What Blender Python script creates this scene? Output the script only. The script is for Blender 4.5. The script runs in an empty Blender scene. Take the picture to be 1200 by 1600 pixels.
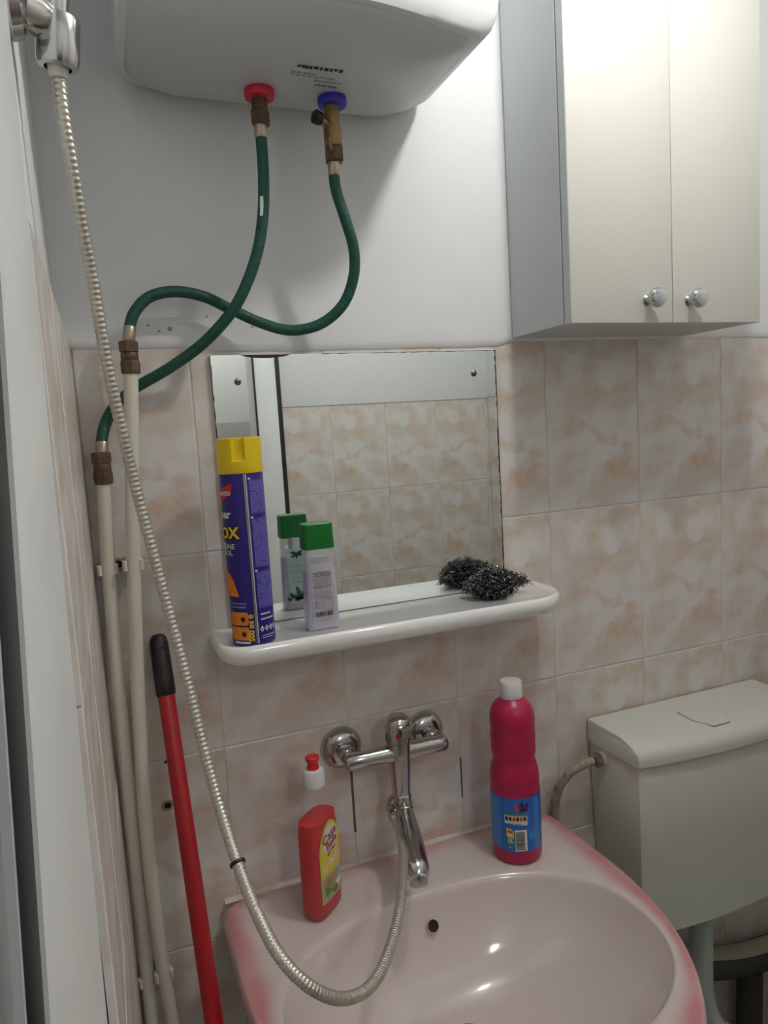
import bpy, bmesh, math, random
from mathutils import Vector, Matrix, noise as mnoise
PI = math.pi
S = bpy.context.scene
COL = S.collection

# ------------------------------------------------------------------ camera, world, exposure
# back wall tile face is y = 0, x runs right along it, z up; tiles are 0.2025 x 0.3065 m
TOP = 1.752          # top of the tiling
def make_camera():
    yaw, pitch, roll, f = 0.3666, -0.1135, -0.0611, 1123.0
    cy, sy, cp, sp = math.cos(yaw), math.sin(yaw), math.cos(pitch), math.sin(pitch)
    fw = Vector((sy*cp, cy*cp, sp)); r = Vector((cy, -sy, 0)); u = r.cross(fw)
    cr, sr = math.cos(roll), math.sin(roll)
    R = cr*r + sr*u; U = -sr*r + cr*u
    M = Matrix(((R.x, U.x, -fw.x, -0.1299), (R.y, U.y, -fw.y, -1.0909), (R.z, U.z, -fw.z, 1.6111), (0, 0, 0, 1)))
    cd = bpy.data.cameras.new('camera'); co = bpy.data.objects.new('camera', cd)
    cd.sensor_fit = 'HORIZONTAL'; cd.sensor_width = 36.0; cd.lens = f/1200*36; cd.clip_start = 0.01
    co.matrix_world = M; COL.objects.link(co); S.camera = co
make_camera()
W = bpy.data.worlds.new('world'); S.world = W; W.use_nodes = True
W.node_tree.nodes['Background'].inputs[0].default_value = (0.75, 0.85, 1, 1)
W.node_tree.nodes['Background'].inputs[1].default_value = 0.05
S.view_settings.view_transform = 'Standard'; S.view_settings.look = 'None'
S.view_settings.gamma = 1; S.view_settings.use_curve_mapping = False
S.view_settings.exposure = 0.0
LAMP_STRENGTH = 310.0
HALL_FILL_STRENGTH = 30.0
S.cycles.use_denoising = True
S.cycles.max_bounces = 10; S.cycles.transparent_max_bounces = 16
S.cycles.sample_clamp_indirect = 6.0

# ------------------------------------------------------------------ materials
def rgb(r, g, b):
    f = lambda c: (c/255/12.92) if c/255 <= 0.04045 else ((c/255+0.055)/1.055)**2.4
    return (f(r), f(g), f(b), 1)
MATS = {}
def mat(name, col, rough=0.5, metal=0.0, spec=0.5, bump=0.0, bscale=60, var=0.0, vscale=12, coat=0.0, var_col=None):
    m = bpy.data.materials.new(name); m.use_nodes = True; MATS[name] = m
    nt = m.node_tree; b = nt.nodes['Principled BSDF']
    b.inputs['Base Color'].default_value = col; b.inputs['Roughness'].default_value = rough
    b.inputs['Metallic'].default_value = metal; b.inputs['Specular IOR Level'].default_value = spec
    if coat: b.inputs['Coat Weight'].default_value = coat; b.inputs['Coat Roughness'].default_value = 0.06
    if bump or var:
        tc = nt.nodes.new('ShaderNodeTexCoord')
    if bump:
        n = nt.nodes.new('ShaderNodeTexNoise'); n.inputs['Scale'].default_value = bscale; n.inputs['Detail'].default_value = 3
        nt.links.new(tc.outputs['Object'], n.inputs['Vector'])
        bp = nt.nodes.new('ShaderNodeBump'); bp.inputs['Strength'].default_value = bump; bp.inputs['Distance'].default_value = 0.004
        nt.links.new(n.outputs['Fac'], bp.inputs['Height']); nt.links.new(bp.outputs['Normal'], b.inputs['Normal'])
    if var:
        n2 = nt.nodes.new('ShaderNodeTexNoise'); n2.inputs['Scale'].default_value = vscale; n2.inputs['Detail'].default_value = 5
        nt.links.new(tc.outputs['Object'], n2.inputs['Vector'])
        mr = nt.nodes.new('ShaderNodeMapRange'); mr.inputs[1].default_value = 0.42; mr.inputs[2].default_value = 0.72
        mr.inputs[4].default_value = var; nt.links.new(n2.outputs['Fac'], mr.inputs[0])
        mx = nt.nodes.new('ShaderNodeMix'); mx.data_type = 'RGBA'
        mx.inputs[6].default_value = col; mx.inputs[7].default_value = var_col or tuple(c*0.5 for c in col[:3])+(1,)
        nt.links.new(mr.outputs[0], mx.inputs[0]); nt.links.new(mx.outputs[2], b.inputs['Base Color'])
    return m
def see_through(name, col, opacity, rough=0.12, gl=0.12):
    m = bpy.data.materials.new(name); m.use_nodes = True; MATS[name] = m
    nt = m.node_tree; b = nt.nodes['Principled BSDF']
    b.inputs['Base Color'].default_value = col; b.inputs['Roughness'].default_value = rough
    b.inputs['Alpha'].default_value = opacity
    return m
PLASTER = mat('plaster', (0.85, 0.865, 0.87, 1), 0.75, spec=0.2, bump=0.25, bscale=25, var=0.25, vscale=6, var_col=(0.80, 0.805, 0.80, 1))
GROUT = mat('grout', (0.72, 0.65, 0.57, 1), 0.9, var=0.6, vscale=9, var_col=(0.46, 0.38, 0.30, 1))
WHITEPAINT = mat('white_gloss_paint', (0.86, 0.88, 0.87, 1), 0.35, var=0.12, vscale=14)
GREYPANEL = mat('grey_panel', (0.33, 0.35, 0.35, 1), 0.45)
DARKRUB = mat('dark_rubber', (0.012, 0.013, 0.013, 1), 0.6)
CHROME = mat('chrome', (0.52, 0.52, 0.51, 1), 0.17, metal=1.0, var=0.5, vscale=60, var_col=(0.48, 0.46, 0.43, 1))
KNOBCHROME = mat('knob_chrome', (0.56, 0.58, 0.59, 1), 0.12, metal=1.0)
BRASS = mat('brass', (0.34, 0.23, 0.11, 1), 0.42, metal=0.8, var=0.8, vscale=70, var_col=(0.14, 0.08, 0.04, 1))
RUST = mat('tarnished_brass', (0.10, 0.058, 0.036, 1), 0.5, metal=0.45, var=0.8, vscale=60, var_col=(0.2, 0.13, 0.07, 1))
STEELF = mat('steel_ferrule', (0.42, 0.36, 0.28, 1), 0.35, metal=0.9)
GREENHOSE = mat('green_rubber', (0.010, 0.085, 0.058, 1), 0.5, spec=0.4, bump=0.4, bscale=260, var=0.35, vscale=60, var_col=(0.022, 0.05, 0.045, 1))
PIPE = mat('pipe_plastic', (0.72, 0.69, 0.60, 1), 0.4, var=0.25, vscale=8, var_col=(0.6, 0.55, 0.45, 1))
CLIP = mat('clip_plastic', (0.70, 0.67, 0.60, 1), 0.5)
CERAMIC = mat('white_ceramic', (0.89, 0.89, 0.88, 1), 0.14, coat=0.5)
CABSIDE = mat('grey_laminate', (0.60, 0.635, 0.66, 1), 0.4)
CABDOOR = mat('cream_laminate', (0.74, 0.735, 0.665, 1), 0.42)
CISTERN = mat('cream_plastic', (0.68, 0.68, 0.62, 1), 0.32)
RED = mat('red_paint', (0.37, 0.008, 0.014, 1), 0.4)
BLACK = mat('black_plastic', (0.008, 0.008, 0.009, 1), 0.5)
REDPL = mat('red_plastic', (0.62, 0.012, 0.02, 1), 0.3)
BLUEPL = mat('blue_plastic', (0.03, 0.03, 0.42, 1), 0.4)
REDCOLLAR = mat('red_collar', (0.62, 0.02, 0.05, 1), 0.4)
YELLOW = mat('yellow_plastic', (0.80, 0.58, 0.004, 1), 0.35)
CANBLUE = mat('can_blue', (0.022, 0.012, 0.19, 1), 0.33, spec=.4)
CANLIGHT = mat('can_light_blue', (0.065, 0.055, 0.33, 1), 0.35)
TIN = mat('tin_seam', (0.45, 0.43, 0.42, 1), 0.35, metal=0.9)
PWHITE = mat('print_white', (0.75, 0.75, 0.76, 1), 0.5)
PPALE = mat('print_pale_blue', (0.22, 0.20, 0.60, 1), 0.5)
PYEL = mat('print_yellow', (0.80, 0.58, 0.02, 1), 0.5)
PORANGE = mat('print_orange', (0.80, 0.20, 0.01, 1), 0.5, var=0.6, vscale=80, var_col=(0.75, 0.35, 0.02, 1))
PRED = mat('print_red', (0.62, 0.02, 0.02, 1), 0.5)
PBLK = mat('print_black', (0.012, 0.012, 0.014, 1), 0.6)
PGREY = mat('print_grey', (0.16, 0.15, 0.17, 1), 0.6)
PSOFT = mat('print_soft_grey', (0.30, 0.31, 0.34, 1), 0.6)
PGREEN = mat('print_green', (0.09, 0.30, 0.04, 1), 0.5)
PLEAF = mat('print_leaf', (0.012, 0.06, 0.035, 1), 0.5, var=0.6, vscale=90, var_col=(0.05, 0.13, 0.09, 1))
PPURP = mat('print_purple', (0.06, 0.012, 0.12, 1), 0.5)
PBERRY = mat('print_berry', (0.36, 0.03, 0.07, 1), 0.5)
CAPGREEN = mat('green_cap', (0.004, 0.155, 0.022, 1), 0.35)
LILAC = mat('lilac_liquid', (0.56, 0.50, 0.70, 1), 0.25)
CLEAR = see_through('clear_plastic', (0.62, 0.60, 0.62, 1), 0.07)
CLEARW = see_through('frosted_plastic', (0.74, 0.72, 0.78, 1), 0.34, 0.25)
LABELCLR = see_through('clear_label', (0.66, 0.66, 0.68, 1), 0.45, 0.3)
LABELAQ = see_through('aqua_label', (0.50, 0.63, 0.61, 1), 0.75, 0.3)
REDLIQ = mat('red_liquid', (0.56, 0.006, 0.008, 1), 0.3)
PINK = mat('magenta_plastic', (0.43, 0.010, 0.072, 1), 0.33)
PINKBLUE = mat('label_blue', (0.012, 0.14, 0.50, 1), 0.35)
PINKBLUE2 = mat('label_light_blue', (0.04, 0.22, 0.58, 1), 0.35)
CAPWHITE = mat('white_plastic', (0.72, 0.72, 0.74, 1), 0.4)
LYEL = mat('label_yellow', (0.78, 0.56, 0.04, 1), 0.45)
LLIME = mat('label_lime', (0.48, 0.58, 0.10, 1), 0.45)
LBEIGE = mat('label_picture', (0.50, 0.44, 0.30, 1), 0.5, var=0.9, vscale=110, var_col=(0.26, 0.24, 0.20, 1))
LWHITE = mat('label_white', (0.70, 0.68, 0.66, 1), 0.45)
STEELWOOL = mat('steel_wool', (0.15, 0.15, 0.155, 1), 0.24, metal=1.0)
WOOLCORE = mat('steel_wool_core', (0.010, 0.010, 0.011, 1), 0.8)
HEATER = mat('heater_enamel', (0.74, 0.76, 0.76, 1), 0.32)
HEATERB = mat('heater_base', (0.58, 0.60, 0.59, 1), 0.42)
HOSEM = mat('shower_hose_metal', (0.57, 0.54, 0.48, 1), 0.33, metal=0.7)
BRAID = mat('braided_steel', (0.42, 0.38, 0.31, 1), 0.5, metal=0.3, bump=.5, bscale=400, var=.6, vscale=120)
BRAIDDK = mat('braid_dark', (0.05, 0.045, 0.035, 1), 0.6)
DARKPIPE = mat('dark_drain', (0.07, 0.07, 0.068, 1), 0.6, var=0.6, vscale=20, var_col=(0.03, 0.03, 0.03, 1))
DUST = mat('dusty_top', (0.42, 0.38, 0.30, 1), 0.9)
FLUSH = mat('flush_pipe_plastic', (0.42, 0.45, 0.43, 1), 0.4)
MINT = mat('mint_plastic', (0.50, 0.74, 0.60, 1), 0.3)
CAULK = mat('caulk', (0.68, 0.64, 0.55, 1), 0.6, bump=0.6, bscale=90, var=0.5, vscale=30, var_col=(0.5, 0.43, 0.33, 1))
HOLE = mat('hole_dark', (0.015, 0.012, 0.01, 1), 0.9)
PLUG = mat('wall_plug', (0.42, 0.34, 0.22, 1), 0.8)
FLOORM = mat('floor_tile', (0.40, 0.32, 0.26, 1), 0.4, var=0.5, vscale=5)
HALLM = mat('hall_paint', (0.52, 0.54, 0.54, 1), 0.7)
HALLD = mat('hall_dado', (0.36, 0.36, 0.35, 1), 0.6)

def tile_material():
    """glazed wall tile: warm white clouded with peach patches, the same print on every tile (object coordinates)"""
    m = bpy.data.materials.new('peach_cloud_tile'); m.use_nodes = True
    nt = m.node_tree; N = nt.nodes; L = nt.links; b = N['Principled BSDF']
    tc = N.new('ShaderNodeTexCoord')
    nz = N.new('ShaderNodeTexNoise'); nz.inputs['Scale'].default_value = 22; nz.inputs['Detail'].default_value = 4
    nz.inputs['Roughness'].default_value = 0.6
    L.new(tc.outputs['Object'], nz.inputs['Vector'])
    v1 = N.new('ShaderNodeVectorMath'); v1.operation = 'SUBTRACT'; v1.inputs[1].default_value = (0.5, 0.5, 0.5)
    L.new(nz.outputs['Color'], v1.inputs[0])
    v2 = N.new('ShaderNodeVectorMath'); v2.operation = 'MULTIPLY_ADD'; v2.inputs[1].default_value = (0.07, 0, 0.07)
    L.new(v1.outputs[0], v2.inputs[0]); L.new(tc.outputs['Object'], v2.inputs[2])
    acc = None
    # u, v from the top (0..1), radii, weight
    # (angle tilts the patch so that it climbs to the right)
    blobs = [(.66, .08, .24, .05, .62, .5), (.90, .045, .16, .035, .45, .1), (.25, .045, .12, .028, .45, 0), (.47, .20, .13, .06, .55, .9), (.40, .26, .2, .05, .25, .7),
             (.62, .31, .32, .034, .50, .05), (.50, .33, .12, .05, .45, .5), (.78, .40, .2, .03, .22, .4), (.27, .535, .28, .042, .55, .12), (.64, .575, .20, .034, .62, -.35),
             (.76, .765, .25, .062, .85, .25), (.87, .69, .13, .055, .70, .8), (.97, .80, .10, .07, .60, .3), (.53, .84, .10, .045, .55, .7), (.20, .80, .20, .035, .30, .1),
             (.08, .20, .12, .10, .22, .9), (.35, .42, .22, .03, .22, .5), (.10, .92, .14, .03, .2, .3)]
    for (u, v, a, c, w, ang) in blobs:
        s = N.new('ShaderNodeVectorMath'); s.operation = 'SUBTRACT'; s.inputs[1].default_value = (u*.2025, 0, (1-v)*.3065)
        L.new(v2.outputs[0], s.inputs[0])
        ro = N.new('ShaderNodeVectorRotate'); ro.rotation_type = 'Y_AXIS'; ro.inputs['Angle'].default_value = ang; L.new(s.outputs[0], ro.inputs['Vector'])
        q = N.new('ShaderNodeVectorMath'); q.operation = 'MULTIPLY'; q.inputs[1].default_value = (1/(a*.2025*1.15), 0, 1/(c*.3065*1.35))
        L.new(ro.outputs[0], q.inputs[0])
        l = N.new('ShaderNodeVectorMath'); l.operation = 'LENGTH'; L.new(q.outputs[0], l.inputs[0])
        r = N.new('ShaderNodeMapRange'); r.interpolation_type = 'SMOOTHSTEP'
        r.inputs[1].default_value = 1.1; r.inputs[2].default_value = 0.4; r.inputs[3].default_value = 0; r.inputs[4].default_value = w*.78
        L.new(l.outputs['Value'], r.inputs[0])
        if acc is None: acc = r.outputs[0]
        else:
            mx = N.new('ShaderNodeMath'); mx.operation = 'MAXIMUM'; L.new(acc, mx.inputs[0]); L.new(r.outputs[0], mx.inputs[1]); acc = mx.outputs[0]
    n2 = N.new('ShaderNodeTexNoise'); n2.inputs['Scale'].default_value = 48; n2.inputs['Detail'].default_value = 5
    L.new(tc.outputs['Object'], n2.inputs['Vector'])
    mr = N.new('ShaderNodeMapRange'); mr.inputs[1].default_value = .38; mr.inputs[2].default_value = .60; mr.inputs[3].default_value = .5; mr.inputs[4].default_value = 1.0
    L.new(n2.outputs['Fac'], mr.inputs[0])
    ml = N.new('ShaderNodeMath'); ml.operation = 'MULTIPLY'; L.new(acc, ml.inputs[0]); L.new(mr.outputs[0], ml.inputs[1])
    # ground: white to pinkish beige clouds
    n3 = N.new('ShaderNodeTexNoise'); n3.inputs['Scale'].default_value = 13; n3.inputs['Detail'].default_value = 4
    L.new(tc.outputs['Object'], n3.inputs['Vector'])
    m3 = N.new('ShaderNodeMapRange'); m3.inputs[1].default_value = .44; m3.inputs[2].default_value = .60; L.new(n3.outputs['Fac'], m3.inputs[0])
    g = N.new('ShaderNodeMix'); g.data_type = 'RGBA'; g.inputs[6].default_value = (.775, .755, .735, 1); g.inputs[7].default_value = (.70, .635, .575, 1)
    L.new(m3.outputs[0], g.inputs[0])
    mx = N.new('ShaderNodeMix'); mx.data_type = 'RGBA'; mx.inputs[7].default_value = (.63, .42, .26, 1)
    L.new(ml.outputs[0], mx.inputs[0]); L.new(g.outputs[2], mx.inputs[6]); L.new(mx.outputs[2], b.inputs['Base Color'])
    b.inputs['Roughness'].default_value = 0.22; b.inputs['Specular IOR Level'].default_value = 0.4
    return m
TILE = tile_material()

def sink_material():
    m = bpy.data.materials.new('rose_ceramic'); m.use_nodes = True
    nt = m.node_tree; N = nt.nodes; L = nt.links; b = N['Principled BSDF']
    at = N.new('ShaderNodeAttribute'); at.attribute_name = 'rose'
    nz = N.new('ShaderNodeTexNoise'); nz.inputs['Scale'].default_value = 11; nz.inputs['Detail'].default_value = 3
    tc = N.new('ShaderNodeTexCoord'); L.new(tc.outputs['Object'], nz.inputs['Vector'])
    mr = N.new('ShaderNodeMapRange'); mr.inputs[1].default_value = .3; mr.inputs[2].default_value = .7; mr.inputs[3].default_value = .75; mr.inputs[4].default_value = 1.15
    L.new(nz.outputs['Fac'], mr.inputs[0])
    ml = N.new('ShaderNodeMath'); ml.operation = 'MULTIPLY'; L.new(at.outputs['Fac'], ml.inputs[0]); L.new(mr.outputs[0], ml.inputs[1])
    mx = N.new('ShaderNodeMix'); mx.data_type = 'RGBA'; mx.inputs[6].default_value = (.675, .59, .565, 1); mx.inputs[7].default_value = (.565, .235, .25, 1)
    L.new(ml.outputs[0], mx.inputs[0]); L.new(mx.outputs[2], b.inputs['Base Color'])
    b.inputs['Roughness'].default_value = 0.10; b.inputs['Coat Weight'].default_value = 0.4
    return m
SINKM = sink_material()
def mirror_material():
    m = bpy.data.materials.new('mirror_glass'); m.use_nodes = True
    b = m.node_tree.nodes['Principled BSDF']
    b.inputs['Base Color'].default_value = (.90, .945, .93, 1); b.inputs['Metallic'].default_value = 1; b.inputs['Roughness'].default_value = 0.015
    return m
MIRROR = mirror_material()
def glow(name, col, s):
    m = bpy.data.materials.new(name); m.use_nodes = True
    b = m.node_tree.nodes['Principled BSDF']; b.inputs['Base Color'].default_value = (.8, .8, .8, 1)
    b.inputs['Emission Color'].default_value = col; b.inputs['Emission Strength'].default_value = s
    return m

# ------------------------------------------------------------------ geometry helpers
class MB:
    def __init__(s): s.v = []; s.f = []; s.m = []
    def add(s, V, F, mi=0):
        o = len(s.v); s.v += [Vector(p) for p in V]
        for f in F: s.f.append([i+o for i in f]); s.m.append(mi)
        return s
    def box(s, a, b, mi=0, M=None):
        x0, y0, z0 = a; x1, y1, z1 = b
        V = [Vector(p) for p in ((x0,y0,z0),(x1,y0,z0),(x1,y1,z0),(x0,y1,z0),(x0,y0,z1),(x1,y0,z1),(x1,y1,z1),(x0,y1,z1))]
        if M: V = [M @ p for p in V]
        return s.add(V, [(3,2,1,0),(4,5,6,7),(0,1,5,4),(1,2,6,5),(2,3,7,6),(3,0,4,7)], mi)
    def rings(s, R, mi=0, close=False, caps=(True, True)):
        n = len(R[0]); V = [p for r in R for p in r]; F = []
        k = len(R)
        for i in range(k if close else k-1):
            j = (i+1) % k
            for a in range(n): F.append((i*n+a, i*n+(a+1)%n, j*n+(a+1)%n, j*n+a))
        if not close:
            if caps[0]: F.append(tuple(range(n-1, -1, -1)))
            if caps[1]: F.append(tuple((k-1)*n+a for a in range(n)))
        return s.add(V, F, mi)
    def lathe(s, prof, n=24, M=None, mi=0, caps=(True, True), ph=0):
        M = M or Matrix()
        R = [[M @ Vector((max(r, 1e-5)*math.cos(2*PI*a/n+ph), max(r, 1e-5)*math.sin(2*PI*a/n+ph), z)) for a in range(n)] for r, z in prof]
        return s.rings(R, mi, caps=caps)
    def tube(s, P, r, n=12, mi=0, ref=None, sx=1.0):
        P = [Vector(p) for p in P]; k = len(P)
        T = [(P[min(i+1, k-1)]-P[max(i-1, 0)]).normalized() for i in range(k)]
        u = ref or (Vector((0, 0, 1)) if abs(T[0].z) < .9 else Vector((1, 0, 0)))
        R = []
        for i in range(k):
            u = (u - T[i]*u.dot(T[i])).normalized(); w = T[i].cross(u)
            rr = r[i] if isinstance(r, (list, tuple)) else r
            R.append([P[i] + u*(rr*math.cos(2*PI*a/n)) + w*(rr*sx*math.sin(2*PI*a/n)) for a in range(n)])
        return s.rings(R, mi)
    def prism(s, poly, z0, z1, mi=0, M=None):
        M = M or Matrix()
        return s.rings([[M @ Vector((x, y, z0)) for x, y in poly], [M @ Vector((x, y, z1)) for x, y in poly]], mi)
    def build(s, name, mats, parent=None, smooth=40, bevel=0, seg=2, loc=None):
        me = bpy.data.meshes.new(name)
        o0 = Vector(loc) if loc is not None else (Vector(parent['_o']) if parent else Vector((0, 0, 0)))
        me.from_pydata([tuple(p-o0) for p in s.v], [], s.f); me.validate()
        mats = mats if isinstance(mats, (list, tuple)) else [mats]
        for m in mats: me.materials.append(m)
        if len(mats) > 1 and len(me.polygons) == len(s.m): me.polygons.foreach_set('material_index', s.m)
        bm = bmesh.new(); bm.from_mesh(me); bmesh.ops.recalc_face_normals(bm, faces=bm.faces)
        if bevel:
            ed = [e for e in bm.edges if len(e.link_faces) == 2 and e.calc_face_angle(0) > 0.5]
            bmesh.ops.bevel(bm, geom=ed, offset=bevel, segments=seg, profile=.5, affect='EDGES', clamp_overlap=True)
        bm.to_mesh(me); bm.free()
        if smooth:
            me.shade_smooth(); me.set_sharp_from_angle(angle=math.radians(smooth))
        ob = bpy.data.objects.new(name, me); COL.objects.link(ob)
        if parent: ob.parent = parent
        if loc is not None and not parent: ob.location = loc
        if loc is not None and parent: ob.location = Vector(loc)-Vector(parent['_o'])
        ob['_o'] = tuple(o0)
        return ob
def thing(name, loc, label, cat, group=None):
    o = bpy.data.objects.new(name, None); COL.objects.link(o); o.location = loc; o['_o'] = tuple(loc); o.empty_display_size = .03
    o['label'] = label; o['category'] = cat
    if group: o['group'] = group
    return o
def tag(o, label, cat, group=None):
    o['label'] = label; o['category'] = cat
    if group: o['group'] = group
    return o
def struct(o): o['kind'] = 'structure'; return o
def part_label(o, l): o['label'] = l; return o
def spline(P, step=0.006):
    P = [Vector(p) for p in P]; out = []
    for i in range(len(P)-1):
        a = P[max(i-1, 0)]; b = P[i]; c = P[i+1]; d = P[min(i+2, len(P)-1)]
        n = max(1, int((c-b).length/step))
        for k in range(n):
            t = k/n
            out.append(0.5*((2*b)+(c-a)*t+(2*a-5*b+4*c-d)*t*t+(-a+3*b-3*c+d)*t**3))
    out.append(P[-1]); return out
def axis(p, d):           # matrix: local z along d, origin p
    d = Vector(d).normalized()
    return Matrix.Translation(Vector(p)) @ d.to_track_quat('Z', 'Y').to_matrix().to_4x4()
def srect(a, b, e=4, n=40):
    out = []
    for i in range(n):
        t = 2*PI*i/n; c, s_ = math.cos(t), math.sin(t)
        out.append((a*math.copysign(abs(c)**(2/e), c), b*math.copysign(abs(s_)**(2/e), s_)))
    return out
def rrect(x0, y0, x1, y1, r, n=5):
    out = []
    rr = r if isinstance(r, (list, tuple)) else (r,)*4
    for (cx, cy, a0, q) in ((x1-rr[0], y1-rr[0], 0, rr[0]), (x0+rr[1], y1-rr[1], PI/2, rr[1]), (x0+rr[2], y0+rr[2], PI, rr[2]), (x1-rr[3], y0+rr[3], 3*PI/2, rr[3])):
        for k in range(n+1):
            a = a0+PI/2*k/n; out.append((cx+q*math.cos(a), cy+q*math.sin(a)))
    return out
def text2d(body, size, bold=0.0, align='LEFT', shear=0.0):
    cu = bpy.data.curves.new('t', 'FONT'); cu.body = body; cu.size = size; cu.align_x = align; cu.offset = bold; cu.shear = shear
    cu.resolution_u = 3
    ob = bpy.data.objects.new('t', cu); COL.objects.link(ob)
    dg = bpy.context.evaluated_depsgraph_get(); dg.update(); me = ob.evaluated_get(dg).to_mesh()
    V = [(v.co.x, v.co.y) for v in me.vertices]; F = [tuple(p.vertices) for p in me.polygons]
    ob.evaluated_get(dg).to_mesh_clear()
    bpy.data.objects.remove(ob); bpy.data.curves.remove(cu)
    return V, F
def flat(mb, V, F, fn, mi=0): mb.add([fn(x, y) for x, y in V], F, mi)
def quad2(mb, x0, y0, x1, y1, fn, mi=0, n=1):
    V = []; F = []
    for i in range(n+1):
        x = x0+(x1-x0)*i/n; V += [fn(x, y0), fn(x, y1)]
    for i in range(n): F.append((2*i, 2*i+2, 2*i+3, 2*i+1))
    mb.add(V, F, mi)
def poly2(mb, pts, fn, mi=0, st=.0025):
    """polygon cut into narrow upright strips so that it hugs a curved surface"""
    def cut(P, c, sgn):
        out = []
        for i in range(len(P)):
            a, b = P[i], P[(i+1) % len(P)]; da, db = sgn*(a[0]-c), sgn*(b[0]-c)
            if da >= 0: out.append(a)
            if (da > 0) != (db > 0) and abs(da-db) > 1e-12: t = da/(da-db); out.append((a[0]+(b[0]-a[0])*t, a[1]+(b[1]-a[1])*t))
        return out
    x0 = min(p[0] for p in pts); x1 = max(p[0] for p in pts); n = max(1, math.ceil((x1-x0)/st))
    for k in range(n):
        Q = cut(cut(list(pts), x0+(x1-x0)*k/n, 1), x0+(x1-x0)*(k+1)/n, -1)
        if len(Q) >= 3: mb.add([fn(x, y) for x, y in Q], [tuple(range(len(Q)))], mi)
random.seed(7)
def lerp(a, b, t): return a+(b-a)*t

# ------------------------------------------------------------------ the room
XL, XR, YF, ZC = -0.157, 1.24, -1.33, 2.50
def tile_mesh(w, h, x_off=0.0, z_off=0.0):
    """one tile 6 mm thick, rounded glazed edge; local origin is the lower left corner of the FULL tile, so the print stays in register"""
    mb = MB(); g = .0009; e = .0016; d = .0009
    x0, x1, z0, z1 = x_off+g, x_off+w-g, z_off+g, z_off+h-g
    R = [[(x0, .006, z0), (x1, .006, z0), (x1, .006, z1), (x0, .006, z1)],
         [(x0, d, z0), (x1, d, z0), (x1, d, z1), (x0, d, z1)],
         [(x0+e, 0, z0+e), (x1-e, 0, z0+e), (x1-e, 0, z1-e), (x0+e, 0, z1-e)]]
    mb.rings(R)
    me = bpy.data.meshes.new('tile'); me.from_pydata([tuple(v) for v in mb.v], [], mb.f); me.materials.append(TILE)
    bm = bmesh.new(); bm.from_mesh(me); bmesh.ops.recalc_face_normals(bm, faces=bm.faces); bm.to_mesh(me); bm.free()
    return me
TM = {}
def place_tile(parent, M, w, h, xo=0.0, zo=0.0):
    k = (round(w, 4), round(h, 4), round(xo, 4), round(zo, 4))
    if k not in TM: TM[k] = tile_mesh(*k)
    o = bpy.data.objects.new('tile', TM[k]); COL.objects.link(o); o.parent = parent
    o.matrix_local = Matrix.Translation(-Vector(parent['_o'])) @ M
    o.rotation_mode = 'XYZ'
    j = .0006
    o.location += Vector((random.uniform(-j, j)*.3, 0, 0)) if False else Vector((0, 0, 0))
    return o
TW, TH = .2025, .3065
def tile_wall(parent, base, length, start, top):
    """base: matrix of the wall (local x along it, local -y out of it); joints at start + k*TW"""
    xs = [0.0]; x = start
    while x < length-1e-4:
        if x > 1e-3: xs.append(x)
        x += TW
    xs.append(length)
    r = 0
    while top-r*TH > 0.001:
        z1 = top-r*TH; z0 = max(0.0, z1-TH); h = z1-z0; zo = TH-h
        for i in range(len(xs)-1):
            w = xs[i+1]-xs[i]
            if w < .012: continue
            xo = (TW-w) if i == 0 and abs(w-TW) > 1e-4 else 0.0
            # tiny unevenness of hand-set tiles
            M = base @ Matrix.Translation((xs[i]-xo, random.uniform(-.0003, .0003), z0-zo)) @ Matrix.Rotation(random.uniform(-.0022, .0022), 4, 'Z') @ Matrix.Rotation(random.uniform(-.0012, .0012), 4, 'X')
            place_tile(parent, M, w, h, xo, zo)
        r += 1

# back wall
mb = MB()
mb.box((XL-.02, .0009, 0), (XR+.06, .14, ZC), 0)
wall_back = struct(mb.build('wall_back', [GROUT]))
mb = MB(); n = 60
prof = [(.004, TOP-.004), (-.001, TOP-.006), (-.0035, TOP-.003), (-.0045, TOP+.006), (-.0042, TOP+.03), (-.004, ZC)]
R = []
for i in range(n+1):
    x = XL-.02+(XR+.06-XL+.02)*i/n
    w = .0025*mnoise.noise((x*9, 3.1, 0))+(-.006 if .04 < x < .535 else 0)+(.003 if x > .55 else 0)
    R.append([(x, y+.0006*mnoise.noise((x*7, z*5, 1)), z+(w if k < 4 else 0)) for k, (y, z) in enumerate(prof)] + [(x, .004, ZC)])
o = mb.rings(R).build('plaster', PLASTER, wall_back)
tile_wall(wall_back, Matrix.Translation((XL, 0, 0)), XR-XL, 0-XL-TW, TOP)
def wall_dot(name, x, z, r, mi, ring=None):
    mb = MB()
    if ring: mb.lathe([(r*1.9, -.001), (r*1.75, .0016), (r*1.1, .002), (r*.9, .0005)], 14, axis((x, 0, z), (0, -1, 0)), 1, caps=(True, False))
    mb.lathe([(r, .0002), (r*.98, .0012)], 14, axis((x, 0, z), (0, -1, 0)), 0)
    return mb.build(name, [HOLE, PLUG], wall_back)
wall_dot('screw_hole', -.124, 1.443, .0055, 0, True)
wall_dot('screw_hole', -.090, 1.068, .005, 0, True)
wall_dot('screw_hole', -.087, 1.136, .0022, 0)
mb = MB()      # chips in the plaster above the tiles
for (x, z, a) in ((-.023, 1.773, .0035), (-.038, 1.770, .002), (-.052, 1.778, .002), (.03, 1.79, .002), (.096, 1.775, .0022)):
    mb.lathe([(a, 0), (a*.8, .0006)], 7, axis((x, -.0041, z), (0, -1, 0)))
part_label(mb.build('plaster_chip', PSOFT, wall_back), 'small grey chips in the plaster')
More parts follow.
